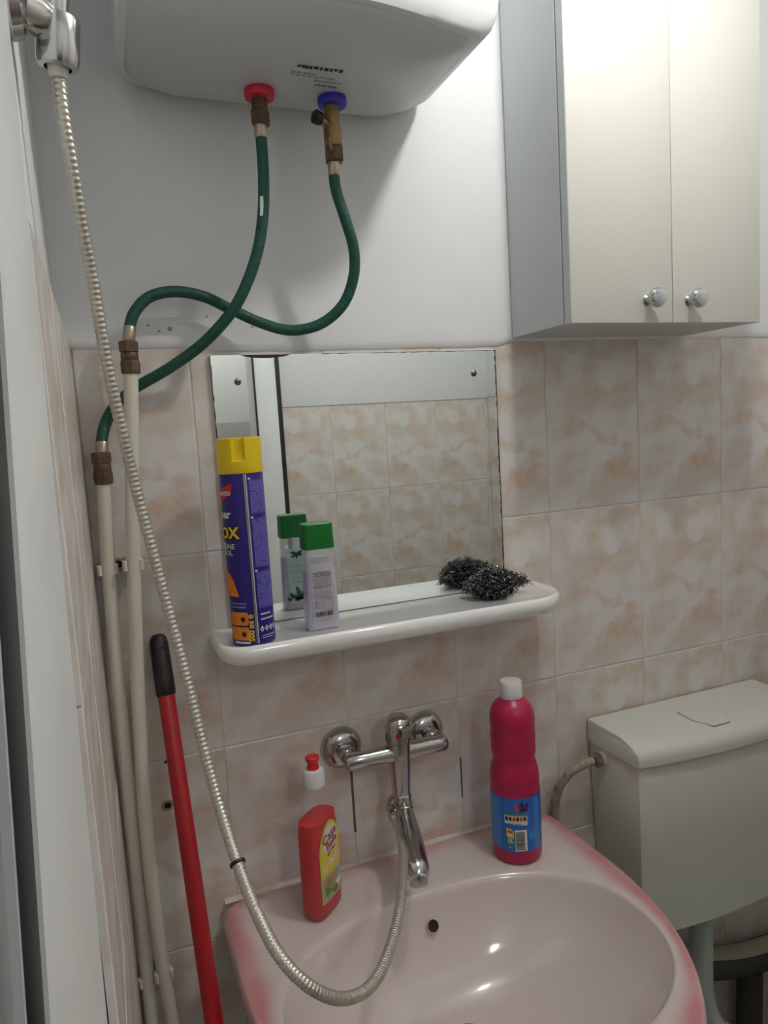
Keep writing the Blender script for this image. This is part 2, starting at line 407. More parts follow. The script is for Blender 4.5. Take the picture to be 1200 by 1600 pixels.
# rust run below the left rosette and mortar smears
mb = MB()
for (x, z0, z1, w) in ((.2025, .945, 1.072, .0020), (.405, .955, 1.03, .0011)):
    mb.box((x-w, -.0005, z0), (x+w, .003, z1))
part_label(mb.build('stained_joint', mat('stain', (.16, .10, .06, 1), .8), wall_back), 'brown stained joint')

# left wall: tiles proud of the plaster, ends at the door post
LYEND = -.60
mb = MB(); mb.box((XL-.14, LYEND, 0), (XL-.008, 0, TOP-.003), 0)
wall_left = struct(mb.build('wall_left', [GROUT]))
mb = MB(); mb.box((XL-.14, LYEND, TOP-.004), (XL-.014, .004, ZC)); mb.build('plaster', PLASTER, wall_left, bevel=.003)
# local +x runs toward the back wall (away from the camera), local -y points into the room (+x world)
BL = Matrix(((0, -1, 0, XL), (1, 0, 0, LYEND), (0, 0, 1, 0), (0, 0, 0, 1)))
tile_wall(wall_left, BL, -LYEND-.002, .19, TOP)
# far recess left of the post
mb = MB(); mb.box((-.80, YF, 0), (-.74, LYEND, ZC)); mb.box((-.80, LYEND-.02, 0), (XL-.12, LYEND, ZC))
mb.build('recess', PLASTER, wall_left)

# right wall
mb = MB(); mb.box((XR+.0015, YF-.1, 0), (XR+.12, .1, ZC))
wall_right = struct(mb.build('wall_right', GROUT))
mb = MB(); mb.box((XR-.004, YF, TOP-.042), (XR+.003, 0, ZC)); mb.build('plaster', PLASTER, wall_right, bevel=.002)
BR = Matrix(((0, 1, 0, XR), (-1, 0, 0, 0), (0, 0, 1, 0), (0, 0, 0, 1)))
tile_wall(wall_right, BR, -YF, .12, TOP-.04)

# front wall (behind the camera, seen in the mirror), with the doorway at its left
DX = .352        # right edge of the doorway opening
mb = MB(); mb.box((DX+.08, YF-.12, 0), (XR+.06, YF-.0015, ZC)); mb.box((-.80, YF-.12, 2.08), (DX+.08, YF, ZC))
wall_front = struct(mb.build('wall_front', GROUT))
mb = MB(); mb.box((DX+.09, YF-.003, TOP-.045), (XR, YF+.004, ZC), 0); mb.box((-.80, YF-.003, 2.085), (DX+.1, YF+.004, ZC), 0)
mb.build('plaster', PLASTER, wall_front, bevel=.002)
BF = Matrix(((-1, 0, 0, XR), (0, -1, 0, YF), (0, 0, 1, 0), (0, 0, 0, 1)))
tile_wall(wall_front, BF, XR-DX-.095, XR-1.226, TOP-.043)
# door casing: white board between two dark gaskets
mb = MB(); mb.box((DX+.008, YF-.12, 0), (DX+.078, YF+.022, 2.08), 0); mb.box((-.80, YF-.12, 2.08), (DX+.078, YF+.022, 2.15), 0)
trim_1 = struct(mb.build('trim_1', WHITEPAINT, bevel=.003))
mb = MB(); mb.box((DX+.079, YF-.02, 0), (DX+.095, YF+.012, 2.15)); mb.box((DX+.0035, YF+.010, 0), (DX+.008, YF+.0205, 2.08))
mb.build('gasket', DARKRUB, trim_1)
# hallway past the doorway
mb = MB(); mb.box((-1.0, -2.45, 1.69), (1.6, -2.40, ZC), 0); mb.box((-1.0, -2.45, 0), (1.6, -2.395, 1.69), 1)
mb.box((-1.06, -2.45, 0), (-1.0, YF-.1, ZC), 0); mb.box((1.6, -2.45, 0), (1.66, YF-.1, ZC), 0)
wall_hall = struct(mb.build('wall_hall', [HALLM, HALLD]))
mb = MB(); mb.box((-1.06, -2.45, -.05), (1.66, .12, 0)); struct(mb.build('floor', FLOORM))
mb = MB(); mb.box((-1.06, -2.45, ZC), (1.66, .12, ZC+.05)); struct(mb.build('ceiling', PLASTER))

# white door post at the left, and the grey panel seen past its edge
def leanrings(poly_fn, z0, z1, n=10): return [poly_fn(z0+(z1-z0)*i/n) for i in range(n+1)]
def post_poly(z):
    dz = z-1.573; ax = -.1595+.013*dz; bx = -.1725+.047*dz
    pts = [(ax-.05, -.598), (ax-.006, -.598), (ax-.001, -.600), (ax, -.604), (bx+.0015, -.688), (bx-.0005, -.692), (bx-.003, -.6915), (bx-.006, -.685), (ax-.05, -.64)]
    return [(x, y, z) for x, y in pts]
mb = MB(); mb.rings(leanrings(post_poly, 0, ZC, 14))
trim_2 = struct(mb.build('trim_2', WHITEPAINT, smooth=50))
def strip_poly(z):
    dz = z-1.573; bx = -.1725+.047*dz-.0105
    return [(x, y, z) for x, y in ((bx-.012, -.702), (bx, -.702), (bx+.0006, -.704), (bx, -.7065), (bx-.012, -.7065))]
mb = MB(); mb.rings(leanrings(strip_poly, 0, ZC, 14)); mb.build('rebate_strip', CABSIDE, trim_2)
def back_poly(z):
    dz = z-1.573; bx = -.1725+.047*dz
    return [(x, y, z) for x, y in ((bx-.05, -.690), (bx-.004, -.690), (bx-.004, -.6955), (bx-.05, -.6955))]
def door_poly(z):
    dz = z-1.573; bx = -.1725+.047*dz-.0155
    return [(x, y, z) for x, y in ((-.74, -.700), (bx, -.700), (bx, -.712), (bx-.003, -.715), (-.74, -.715))]
mb = MB(); mb.rings(leanrings(door_poly, 0, 2.1, 14))
door_1 = struct(mb.build('door_1', GREYPANEL, smooth=50))
mb = MB()
for k in range(9):
    z = 1.352-.0055*k; bx = -.1725+.047*(z-1.573)-.0155
    mb.box((bx-.0125, -.7154, z), (bx-.0085, -.7149, z+.0026))
part_label(mb.build('printed_marks', mat('faded_print', (.22, .17, .15, 1), .7), door_1), 'column of small faded brown printed marks')

# ------------------------------------------------------------------ ceiling lamp (gives the room its light), then an added hall fill bulb
def ceiling_lamp(x, y, z, r, s, col, label):
    t = thing('ceiling_lamp', (x, y, ZC), label, 'lamp')
    mb = MB(); mb.lathe([(.032, ZC), (.032, ZC-.006), (.022, ZC-.012), (.018, z+r*.9), (.016, z+r*.8)][::-1], 24, Matrix.Translation((x, y, 0))); mb.build('socket', CAPWHITE, t)
    mb = MB(); mb.lathe([(r*math.sin(PI*k/14), z-r*math.cos(PI*k/14)) for k in range(15)], 20, Matrix.Translation((x, y, 0)))
    mb.build('bulb', glow('bulb_glow_'+str(len(bpy.data.materials)), col, s), t)
    return t
ceiling_lamp(.55, -.535, 2.42, .030, LAMP_STRENGTH, (1.0, 0.975, 0.935, 1), 'white bulb on a small ceiling socket above the washbasin')
ceiling_lamp(.30, -1.95, 2.33, .10, HALL_FILL_STRENGTH, (1.0, 0.97, 0.92, 1), 'white fill bulb added on the ceiling of the hallway past the doorway')  # added out of view: soft fill for the room and the mirrored hallway

# ------------------------------------------------------------------ water heater
hx0, hx1, hyf = -.066, .370, -.285
def heater_outline(ins=0.0, n=64):
    """plan: flat back on the wall, bowed front"""
    pts = []
    cx, hw = (hx0+hx1)/2, (hx1-hx0)/2-ins
    # back left -> back right -> front arc
    rl, rr = .055, .048
    for k in range(8): a = PI-PI/2*k/7; pts.append((cx-hw+rl+rl*math.cos(a), -.008-rl+rl*math.sin(a)-ins*.3))
    for k in range(8): a = PI/2-PI/2*k/7; pts.append((cx+hw-rr+rr*math.cos(a), -.008-rr+rr*math.sin(a)-ins*.3))
    rf = .03
    yend = -.228+ins
    for k in range(6): a = 0-PI/2*.8*k/5; pts.append((cx+hw-rf+rf*math.cos(a), yend+.004+rf*math.sin(a)*.85))
    for k in range(1, 20):
        t = 1-2*k/20; x = cx+(hw-rf)*t*.95
        pts.append((x, yend-.021-(.030)*(1-t*t)))
    for k in range(6): a = PI+PI/2*.8*(5-k)/5; pts.append((cx-hw+rf+rf*math.cos(a), yend+.004+rf*math.sin(a)*.85))
    return pts
HX, HY = .152, -.13
heater = thing('water_heater', (HX, 0, 2.10), 'white electric water heater hung on the wall above the mirror', 'water heater')
mb = MB(); O = heater_outline()
sc = lambda P, k, z: [((x-HX)*k+HX, (y-HY)*k+HY, z) for x, y in P]
fl_ = lambda kx, ky, z: [(hx0+(x-hx0)*kx, y*ky, z) for x, y in O]
mb.rings([fl_(.99, .985, 2.096), fl_(1.0, 1.0, 2.098), fl_(1.022, 1.004, 2.103), fl_(1.045, 1.006, 2.113), fl_(1.062, 1.007, 2.128), fl_(1.072, 1.008, 2.148), fl_(1.075, 1.008, 2.17), fl_(1.075, 1.008, 2.47), fl_(1.04, 1.0, 2.485)])
mb.build('casing', HEATER, heater, smooth=35)
mb = MB()
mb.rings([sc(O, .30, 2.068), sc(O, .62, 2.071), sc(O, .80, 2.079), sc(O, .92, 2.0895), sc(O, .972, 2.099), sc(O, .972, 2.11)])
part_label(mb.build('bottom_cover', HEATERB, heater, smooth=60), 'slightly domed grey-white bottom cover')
mb = MB(); mb.lathe([(.011, 0), (.011, .002), (.009, .004), (0, .0045)], 20, axis((.372, -.262, 2.158), (.35, -.92, 0))); mb.build('indicator', HEATER, heater)
# smudged print on the bottom cover
mb = MB()
def hp(x, y): return Vector((.143+x, -.175+y, 2.0678-.0012*max(0,-y)/.02))
rr = random.Random(3)
def smudge_row(x0, x1, y, h, gap, mi):
    x = x0
    while x < x1:
        w = rr.uniform(.003, .007); yy = y+(x-x0)*.02
        quad2(mb, x, yy, x+w, yy+h*rr.uniform(.7, 1.1), hp, mi); x += w+rr.uniform(.0004, gap)
smudge_row(.0, .062, -.003, .0075, .0030, 0)
smudge_row(-.004, .030, .014, .0050, .0022, 1); smudge_row(-.002, .055, .021, .0040, .0022, 1); smudge_row(.030, .064, .030, .0055, .0022, 1); smudge_row(.034, .066, .041, .0055, .0018, 2)
o = mb.build('printed_label', [PBLK, PSOFT, PGREY], heater, smooth=0); part_label(o, 'blurred dark printing on the bottom')
for nm, x, m, l in (('hot_outlet_collar', .110, REDCOLLAR, 'red plastic collar'), ('cold_inlet_collar', .211, BLUEPL, 'blue plastic collar')):
    mb = MB(); mb.lathe([(.012, 2.072), (.0195, 2.069), (.0205, 2.062), (.019, 2.057), (.011, 2.056)], 28, Matrix.Translation((x, -.1, 0)))
    part_label(mb.build(nm, m, heater), l)

# safety valve on the cold side
t = thing('safety_valve', (.209, -.1, 2.0), 'brass safety valve with side outlet under the blue collar', 'valve')
mb = MB(); T = Matrix.Translation((.209, -.1, 0))
mb.lathe([(.0105, 2.056), (.0105, 2.030), (.0125, 2.029), (.0125, 2.004), (.0105, 2.002)], 20, T); mb.build('body', BRASS, t)
mb = MB(); mb.lathe([(.0125, 2.003), (.0135, 2.001), (.0135, 1.985), (.012, 1.983)], 6, T, ph=.3); mb.build('hex_nut', RUST, t, smooth=20)
mb = MB(); mb.tube([(.207, -.103, 2.026), (.192, -.108, 2.034), (.186, -.110, 2.037)], [.0055, .0055, .005], 12); mb.build('outlet', BRASS, t)
mb = MB(); mb.lathe([(.008, 0), (.0092, .003), (.0092, .010), (.006, .012)], 16, axis((.190, -.109, 2.035), (-1, -.35, .2))); part_label(mb.build('lever_knob', BLACK, t), 'dark round knob')
mb = MB(); mb.tube([(.203, -.108, 2.018), (.199, -.11, 2.008), (.203, -.11, 1.996)], .0028, 8); mb.build('lever', BRASS, t)

t = thing('outlet_union', (.108, -.1, 2.04), 'tarnished threaded union under the red heater collar', 'pipe fitting')
mb = MB(); T = Matrix.Translation((.109, -.1, 0))
mb.lathe([(.0105, 2.058), (.0105, 2.040), (.011, 2.038)], 18, T); mb.build('nipple', RUST, t)
mb = MB(); mb.lathe([(.0115, 2.042), (.0135, 2.040), (.0135, 2.026), (.0115, 2.023)], 6, T, ph=.2); mb.build('hex_nut', RUST, t, smooth=20)

# ------------------------------------------------------------------ green flexible hoses
HOT = [(.108, -.1, 2.026), (.108, -.1, 2.002), (.107, -.1, 1.955), (.102, -.1, 1.905), (.090, -.095, 1.855), (.068, -.085, 1.806), (.044, -.072, 1.773), (.009, -.05, 1.741), (-.035, -.032, 1.713), (-.077, -.019, 1.691), (-.104, -.016, 1.670), (-.120, -.020, 1.647), (-.1285, -.028, 1.622), (-.130, -.03, 1.600)]
COLD = [(.208, -.1, 1.984), (.207, -.1, 1.965), (.209, -.1, 1.944), (.220, -.1, 1.906), (.231, -.095, 1.868), (.231, -.085, 1.831), (.215, -.075, 1.794), (.182, -.063, 1.769), (.141, -.050, 1.763), (.102, -.040, 1.775), (.063, -.035, 1.794), (.025, -.036, 1.812), (-.014, -.040, 1.818), (-.049, -.044, 1.810), (-.071, -.045, 1.789), (-.080, -.045, 1.766), (-.082, -.045, 1.752)]
def flex(name, P, label):
    t = thing(name, P[0], label, 'hose')
    Q = spline(P, .004)
    mb = MB(); mb.tube(Q, .0078, 14); mb.build('rubber_tube', GREENHOSE, t)
    for A, B in ((Q[0], Q[5]), (Q[-1], Q[-6])):
        mb = MB(); mb.lathe([(.0082, -.002), (.0086, 0), (.0086, .018), (.0079, .019)], 18, axis(A, B-A)); part_label(mb.build('ferrule', STEELF, t), 'metal crimp sleeve')
    return t
flex('flexible_hose', HOT, 'green flexible hose from the red collar down to the lower left pipe fitting')
flex('flexible_hose', COLD, 'green flexible hose looping from the blue collar valve to the upper pipe fitting')
mb = MB(); mb.tube(spline([(.1015, -.1055, 1.930), (.1005, -.1060, 1.921), (.1000, -.1058, 1.912), (.0992, -.1054, 1.905)], .002), .0026, 8)
hh = [o for o in bpy.data.objects if o.name == 'flexible_hose'][0]
part_label(mb.build('paint_splash', WHITEPAINT, hh), 'splash of white paint on the green hose')
# ------------------------------------------------------------------ riser pipes with fittings and clips
def riser(P, label):
    t = thing('riser_pipe', (P[-1][0], P[-1][1], 0), label, 'pipe')
    mb = MB(); mb.tube(spline(P, .03), .0096, 16); mb.build('pipe', PIPE, t)
    x, y, z = P[0]; T = Matrix.Translation((x, y, 0))
    mb = MB(); mb.lathe([(0.0103, z-.006), (0.0125, z-.005), (0.0129, z+.006), (0.0122, z+.012), (0.0108, z+.0125)], 8, T, ph=.1); mb.build('hex_nut', RUST, t, smooth=20)
    mb = MB(); mb.lathe([(0.0105, z+.0115), (0.0116, z+.0135), (0.0116, z+.021), (0.0105, z+.023)], 20, T); mb.build('ring', RUST, t)
    mb = MB(); mb.lathe([(0.0103, z+.0225), (0.0131, z+.0235), (0.0131, z+.037), (0.0103, z+.0385)], 6, T, ph=.25); mb.build('union_nut', RUST, t, smooth=20)
    return t
P1 = [(-.132, -.03, 1.566), (-.137, -.03, 1.46), (-.1395, -.03, 1.341), (-.1425, -.03, 1.114), (-.149, -.03, .927), (-.157, -.03, .755), (-.160, -.03, .4), (-.162, -.03, 0)]
P1 = [(max(x, -.1435), y, z) for x, y, z in P1]
P2 = [(-.083, -.045, 1.713), (-.099, -.045, 1.52), (-.112, -.045, 1.34), (-.121, -.045, 1.154), (-.1245, -.045, 1.029), (-.124, -.043, .928), (-.121, -.04, .833), (-.115, -.04, .747), (-.105, -.04, .5), (-.105, -.04, 0)]
riser(P1, 'cream riser pipe nearest the left corner, ending lower at its fitting')
riser(P2, 'cream riser pipe right of the corner one, ending higher near the tile top')
def clip(x, y, z, label):
    t = thing('pipe_clip', (x, 0, z), label, 'clip', 'white pipe clips')
    mb = MB(); mb.box((x-.009, y+.0080, z-.007), (x+.009, .0, z+.008)); mb.build('base', CLIP, t, bevel=.001)
    for s in (-1, 1):
        mb = MB(); R = []
        for k in range(9):
            a = PI/2-s*(.25+2.0*k/8)
            R.append([(x+rad*math.cos(a), y+rad*math.sin(a), z+dz) for rad, dz in ((.0098, -.007), (.0120+.0022*(k > 5), -.007), (.0120+.0022*(k > 5), .007), (.0098, .007))])
        mb.rings(R); mb.build('jaw', CLIP, t, smooth=30)
clip(-.1385, -.03, 1.442, 'white clip on the corner riser pipe beside the wall plug hole')
clip(-.1055, -.045, 1.447, 'white clip on the second riser pipe beside the wall plug hole')
clip(-.1430, -.03, .822, 'white clip low on the corner riser pipe')
clip(-.1205, -.04, .830, 'white clip low on the second riser pipe')

# ------------------------------------------------------------------ mirror
t = thing('mirror', (.268, -.006, 1.33), 'frameless wall mirror with chipped black edges, standing on the white shelf', 'mirror')
mx0, mx1, mz0, mz1 = .029, .506, 1.3265, 1.734
mb = MB(); mb.box((mx0, -.0065, mz0), (mx1, -.0015, mz1)); mb.build('glass', MIRROR, t)
SCREW = mat('mirror_screw', (.20, .20, .19, 1), .35, metal=.9)
for x, z in ((.067, 1.695), (.463, 1.696), (.469, 1.372), (.066, 1.372)):
    mb = MB(); mb.lathe([(.0052, .0), (.0052, .0010), (.0036, .0022), (.001, .0025)], 16, axis((x, -.0065, z), (0, -1, 0)))
    mb.box((x-.0036, -.0104, z-.0006), (x+.0036, -.0094, z+.0006), 1); mb.build('screw', [SCREW, PBLK], t)
mb = MB(); rq = random.Random(5)      # desilvered edge
def edge_strip(p, q, wmax, n):
    p = Vector(p); q = Vector(q); d = (q-p); nn = Vector((-d.z, 0, d.x)).normalized(); V = []; F = []
    for k in range(n+1):
        c = p+d*k/n; w = wmax*(.25+.75*rq.random()); V += [c, c+nn*w]
    for k in range(n): F.append((2*k, 2*k+2, 2*k+3, 2*k+1))
    mb.add(V, F)
ye = -.0069
edge_strip((mx1-.0002, ye, mz0), (mx1-.0002, ye, mz1), .0026, 60)
edge_strip((mx1, ye, mz1-.0002), (.20, ye, mz1-.0002), .0012, 40)
edge_strip((mx0+.0001, ye, mz1), (mx0+.0001, ye, 1.52), .0018, 24)
V = []; F = []
for k in range(13):
    x = .075+.075*k/12; d = .0048*math.sin(PI*k/12)**.6; V += [(x, ye, mz1-.0002), (x, ye, mz1-.0004-d)]
for k in range(12): F.append((2*k, 2*k+2, 2*k+3, 2*k+1))
mb.add(V, F)
part_label(mb.build('dark_edge', PBLK, t, smooth=0), 'black worn silvering along the edge')

# ------------------------------------------------------------------ ceramic shelf
SZ = 1.3265
def shelf_poly(i): return rrect(-.008+i, -.128+i, .572-i, .004, (.004, .004, max(.045-i, .002), max(.075-i, .002)), 8)
mb = MB(); rg = []
for i, z in ((.030, SZ-.030), (.010, SZ-.0285), (.003, SZ-.022), (0, SZ-.012), (.0015, SZ-.004), (.005, SZ), (.009, SZ), (.013, SZ-.0022)):
    rg.append([(x, y, z) for x, y in shelf_poly(i)])
mb.rings(rg)
tag(mb.build('shelf', CERAMIC, smooth=60), 'white glazed ceramic shelf under the mirror with rounded ends', 'shelf')
SF = SZ-.0022

# ------------------------------------------------------------------ aerosol can
CX, CY = .046, -.088
can = thing('aerosol_can', (CX, CY, SF), 'tall blue aerosol can with yellow cap at the left end of the shelf', 'spray can')
ca = math.atan2(-1.0909-CY, -.1299-CX)
CR = .0300
def on_can(phi, z, off=0.0): return Vector((CX+(CR+off)*math.cos(ca+phi), CY+(CR+off)*math.sin(ca+phi), z))
CZ = SF
mb = MB(); mb.lathe([(.026, CZ), (.0285, CZ+.0005), (.0302, CZ+.003), (.030, CZ+.006), (CR, CZ+.238), (.0285, CZ+.243)], 48, Matrix.Translation((CX, CY, 0))); mb.build('body', CANBLUE, can)
mb = MB(); R = []; zc0, zc1 = CZ+.240, CZ+.2885
zs = [zc0, zc0+.0015, zc0+.012, zc0+.0165, zc0+.018, zc0+.030, zc0+.044, zc1-.0015, zc1]
NA = 72
for i, z in enumerate(zs):
    ring = []
    for a in range(NA):
        ph = -PI+2*PI*a/NA; q = math.degrees(ph); r = .0308 if 0 < i else .0302
        if i == len(zs)-1: r = .0292
        if -19 < q < 13 and i >= 4: r -= .0075 if i > 4 else .004
        ring.append(Vector((CX+r*math.cos(ca+ph), CY+r*math.sin(ca+ph), z)))
    R.append(ring)
mb.rings(R); mb.build('cap', YELLOW, can, smooth=35)
def canfn(phi0): return lambda x, y: on_can(phi0+x/CR, CZ+y, .0004)
mb = MB(); f0 = canfn(math.radians(7))
for off, w, mi in ((0, .0026, 0), (.0021, .0010, 1)): quad2(mb, off-w/2, .004, off+w/2, .239, lambda x, y: on_can(math.radians(7)+x/CR, CZ+y, .0007+mi*.0002), mi)
part_label(mb.build('seam', [TIN, PWHITE], can), 'bare metal seam down the side')
mb = MB()      # lighter columns of fine print right of the seam
fr = lambda x, y: on_can(math.radians(14)+x/CR, CZ+y, .0004)
fr2 = lambda x, y: on_can(math.radians(14)+x/CR, CZ+y, .0007)
for y0, y1 in ((.184, .231), (.110, .178), (.052, .104)):
    quad2(mb, .002, y0, .030, y1, fr, 0, 8)
    y = y1-.003; quad2(mb, .001, y1+.0003, .0045, y1+.0028, fr2, 2, 2)
    while y > y0+.001:
        x = .0025
        while x < .029:
            w = rr.uniform(.0015, .005)
            if rr.random() < .88: quad2(mb, x, y, min(x+w, .0295), y+.0009, fr2, 1, 2)
            x += w+.0007
        y -= .0022
for y, w in ((.043, .014), (.036, .020), (.013, .022), (.010, .016)):
    x = .004
    while x < .004+w: 
        ww = rr.uniform(.001, .003); quad2(mb, x, y, x+ww, y+.0022 if y > .03 else y+.001, fr2, 2, 1); x += ww+.0006
for k in range(4):
    cx = .0045+.0072*k
    poly2(mb, [(cx-.0031, .0235), (cx, .0190), (cx+.0031, .0235), (cx, .0280)], fr2, 2)
    poly2(mb, [(cx-.0012, .0235), (cx, .0215), (cx+.0012, .0235), (cx, .0250)], lambda x, y: on_can(math.radians(14)+x/CR, CZ+y, .0010), 3)
part_label(mb.build('instruction_print', [CANLIGHT, PPALE, PWHITE, CANBLUE], can, smooth=0), 'columns of fine pale print')
mb = MB()      # front label, seen past the left edge of the can
fl = lambda o=0.0: (lambda x, y: on_can(x/CR, CZ+y, .0006+o))
def ctext(s, size, xr, y, mi, bold=0, o=0.0, align='RIGHT', sh=0):
    V, F = text2d(s, size, bold, align, sh); f_ = fl(o); flat(mb, [(x+xr, yy+y) for x, yy in V], F, f_, mi)
front = mb
mb = MB(); poly2(mb, [(-.045, .205), (-.030, .206), (-.0155, .2135), (-.0135, .2275), (-.0145, .228), (-.0165, .2265), (-.030, .2215), (-.045, .220)], fl(), 0)
part_label(mb.build('red_banner', PRED, can, smooth=0), 'red printed banner')
mb = MB(); poly2(mb, [(-.048, .071), (-.0165, .071), (-.0185, .078), (-.0235, .0920), (-.0300, .102), (-.048, .108)], fl(), 0)
part_label(mb.build('orange_flash', PORANGE, can, smooth=0), 'orange printed wedge')
mb = front
ctext('insects', .0105, -.0165, .2115, 1, .0002, .0003)
ctext('super', .0165, -.0195, .1800, 1, .0005, .0002)
ctext('PROTOX', .0215, -.0095, .1520, 3, .0022, .0002); ctext('PROTOX', .0215, -.0098, .1525, 2, .0008, .0005)
ctext('CUISINE', .0105, -.0165, .1375, 1, .0001, .0002); ctext('SOL', .0105, -.0205, .1285, 1, .0001, .0002)
for y in (.060, .055): 
    x = -.040
    while x < -.008: ww = rr.uniform(.001, .003); quad2(mb, x, y, min(x+ww, -.0075), y+.0026, fl(.0002), 5, 1); x += ww+.0006
front = mb
for y0 in (.0305, .0095):
    mb = MB()
    poly2(mb, [(qx-.0145, qy) for qx, qy in rrect(-.022, y0, .0085, y0+.0185, .003, 3)], fl(.0002), 0)
    poly2(mb, [(-.0135+.0042*math.cos(a*PI/5)*(1.0 if a % 2 else .6), y0+.0085+.0052*math.sin(a*PI/5)*(1 if a % 2 else .6)) for a in range(10)], fl(.0005), 1)
    part_label(mb.build('pictogram', [PORANGE, PBLK], can, smooth=0), 'orange square with a dark insect shape')
mb = front
x = -.030
while x < -.006: ww = rr.uniform(.001, .003); quad2(mb, x, .0045, x+ww, .0075, fl(.0002), 1, 1); x += ww+.0005
V, F = text2d('500 ml \u212e', .0105, .0004)
flat(mb, [(-(yy)+.0005, x+.0075) for x, yy in V], F, fl(.0002), 2)
part_label(mb.build('front_print', [PRED, PWHITE, PYEL, PBLK, PORANGE, PPALE, PBLK], can, smooth=0), 'yellow, white and red front print')

# ------------------------------------------------------------------ lilac bottle with green cap
BX, BY = .150, -.078
bt = thing('toiletry_bottle', (BX, BY, SF), 'small clear bottle of lilac liquid with square green cap on the shelf', 'bottle')
def bx_ring(a, b, z, e=6, cx=BX, cy=BY): return [(cx+x-.0004*0, cy+y, z) for x, y in srect(a, b, e, 32)]
z0 = SF
mb = MB(); mb.rings([bx_ring(.0235, .0140, z0), bx_ring(.0250, .0155, z0+.003), bx_ring(.0235, .0150, z0+.06), bx_ring(.0215, .0148, z0+.118), bx_ring(.0195, .013, z0+.123)]); mb.build('shell', CLEARW, bt, smooth=50)
mb = MB(); mb.rings([bx_ring(.0228, .0133, z0+.002), bx_ring(.0236, .0140, z0+.005), bx_ring(.0222, .0136, z0+.06), bx_ring(.0212, .0136, z0+.088)]); part_label(mb.build('liquid', LILAC, bt, smooth=50), 'lilac liquid')
mb = MB(); mb.rings([bx_ring(.0226, .0158, z0+.121, 10), bx_ring(.0228, .016, z0+.122, 10), bx_ring(.0218, .0156, z0+.157, 10), bx_ring(.0208, .0148, z0+.158, 10)]); part_label(mb.build('cap', CAPGREEN, bt, smooth=35), 'square green cap')
mb = MB(); fb = lambda o: (lambda x, y: Vector((BX+x, BY-.0158-o, z0+y)))
quad2(mb, -.0165, .010, .0165, .100, fb(.0000), 0)
def lines(y0, y1, st, x0, x1, mi, hgt):
    y = y0
    while y > y1:
        x = x0
        while x < x1:
            w = rr.uniform(.0012, .004)
            if rr.random() < .9: quad2(mb, x, y, min(x+w, x1), y+hgt, fb(.0003), mi)
            x += w+.0006
        y -= st
lines(.108, .104, .002, -.013, .013, 2, .0012)
lines(.086, .080, .0017, -.0135, .0135, 1, .0012); lines(.078, .069, .0017, -.0135, .0135, 2, .0010); lines(.066, .062, .002, -.0135, .0135, 3, .0010); lines(.059, .048, .0018, -.0135, .013, 2, .0008)
for ring in ((.000, .0140, .0305, .0465),):     # empty rounded frame
    x0, x1, y0, y1 = ring
    for a in ((x0, y0, x1, y0+.0006), (x0, y1-.0006, x1, y1), (x0, y0, x0+.0006, y1), (x1-.0006, y0, x1, y1)): quad2(mb, *a, fb(.0003), 1)
for k in range(3): quad2(mb, -.0125, .034+k*.004, -.0095, .0365+k*.004, fb(.0003), 1)
for k in range(2): quad2(mb, -.0065, .036+k*.005, -.0035, .0395+k*.005, fb(.0003), 2)
x = -.0125
while x < .0135: w = rr.choice((.0004, .0007, .0011)); quad2(mb, x, .0215, x+w, .0285, fb(.0003), 4); x += w+rr.choice((.0005, .0008))
lines(.017, .0125, .003, -.010, .012, 2, .0008)
part_label(mb.build('back_label', [LABELCLR, PGREY, PSOFT, PBERRY, PBLK], bt, smooth=0), 'clear label with fine print and barcode')
mb = MB(); ff = lambda o: (lambda x, y: Vector((BX-x, BY+.0156+o, z0+y)))
quad2(mb, -.0165, .012, .0165, .104, ff(0), 0)
def leaf(cx, cy, L, W, ang, mi=1):
    c, s_ = math.cos(ang), math.sin(ang); pts = []
    for k in range(7): u = k/6; pts.append((u*L, W*math.sin(PI*u)**.8*(1 if k % 2 else .7)))
    for k in range(5, 0, -1): u = k/6; pts.append((u*L, -W*math.sin(PI*u)**.8*(1 if k % 2 else .7)))
    poly2(mb, [(cx+x*c-y*s_, cy+x*s_+y*c) for x, y in pts], ff(.0003+.0001*mi), mi)
for a, L in ((.5, .016), (1.25, .024), (2.0, .017), (2.7, .013), (.05, .012)): leaf(-.003, .018, L, .0042, a)
leaf(.010, .020, .012, .004, 1.1); leaf(.013, .018, .009, .003, .4)
for a, L in ((-.6, .012), (-1.5, .009), (3.6, .012), (.2, .011), (2.9, .011)): leaf(0, .095, L, .003, a)
y = .076
for y, w, h in ((.072, .020, .004), (.062, .024, .005), (.053, .018, .0025), (.046, .022, .0025)):
    x = -w/2
    while x < w/2: ww = rr.uniform(.0012, .003); quad2(mb, x, y, x+ww, y+h*rr.uniform(.6, 1), ff(.0003), 2); x += ww+.0012
part_label(mb.build('front_label', [LABELAQ, PLEAF, PSOFT], bt, smooth=0), 'aqua label with dark green leaves, seen in the mirror')

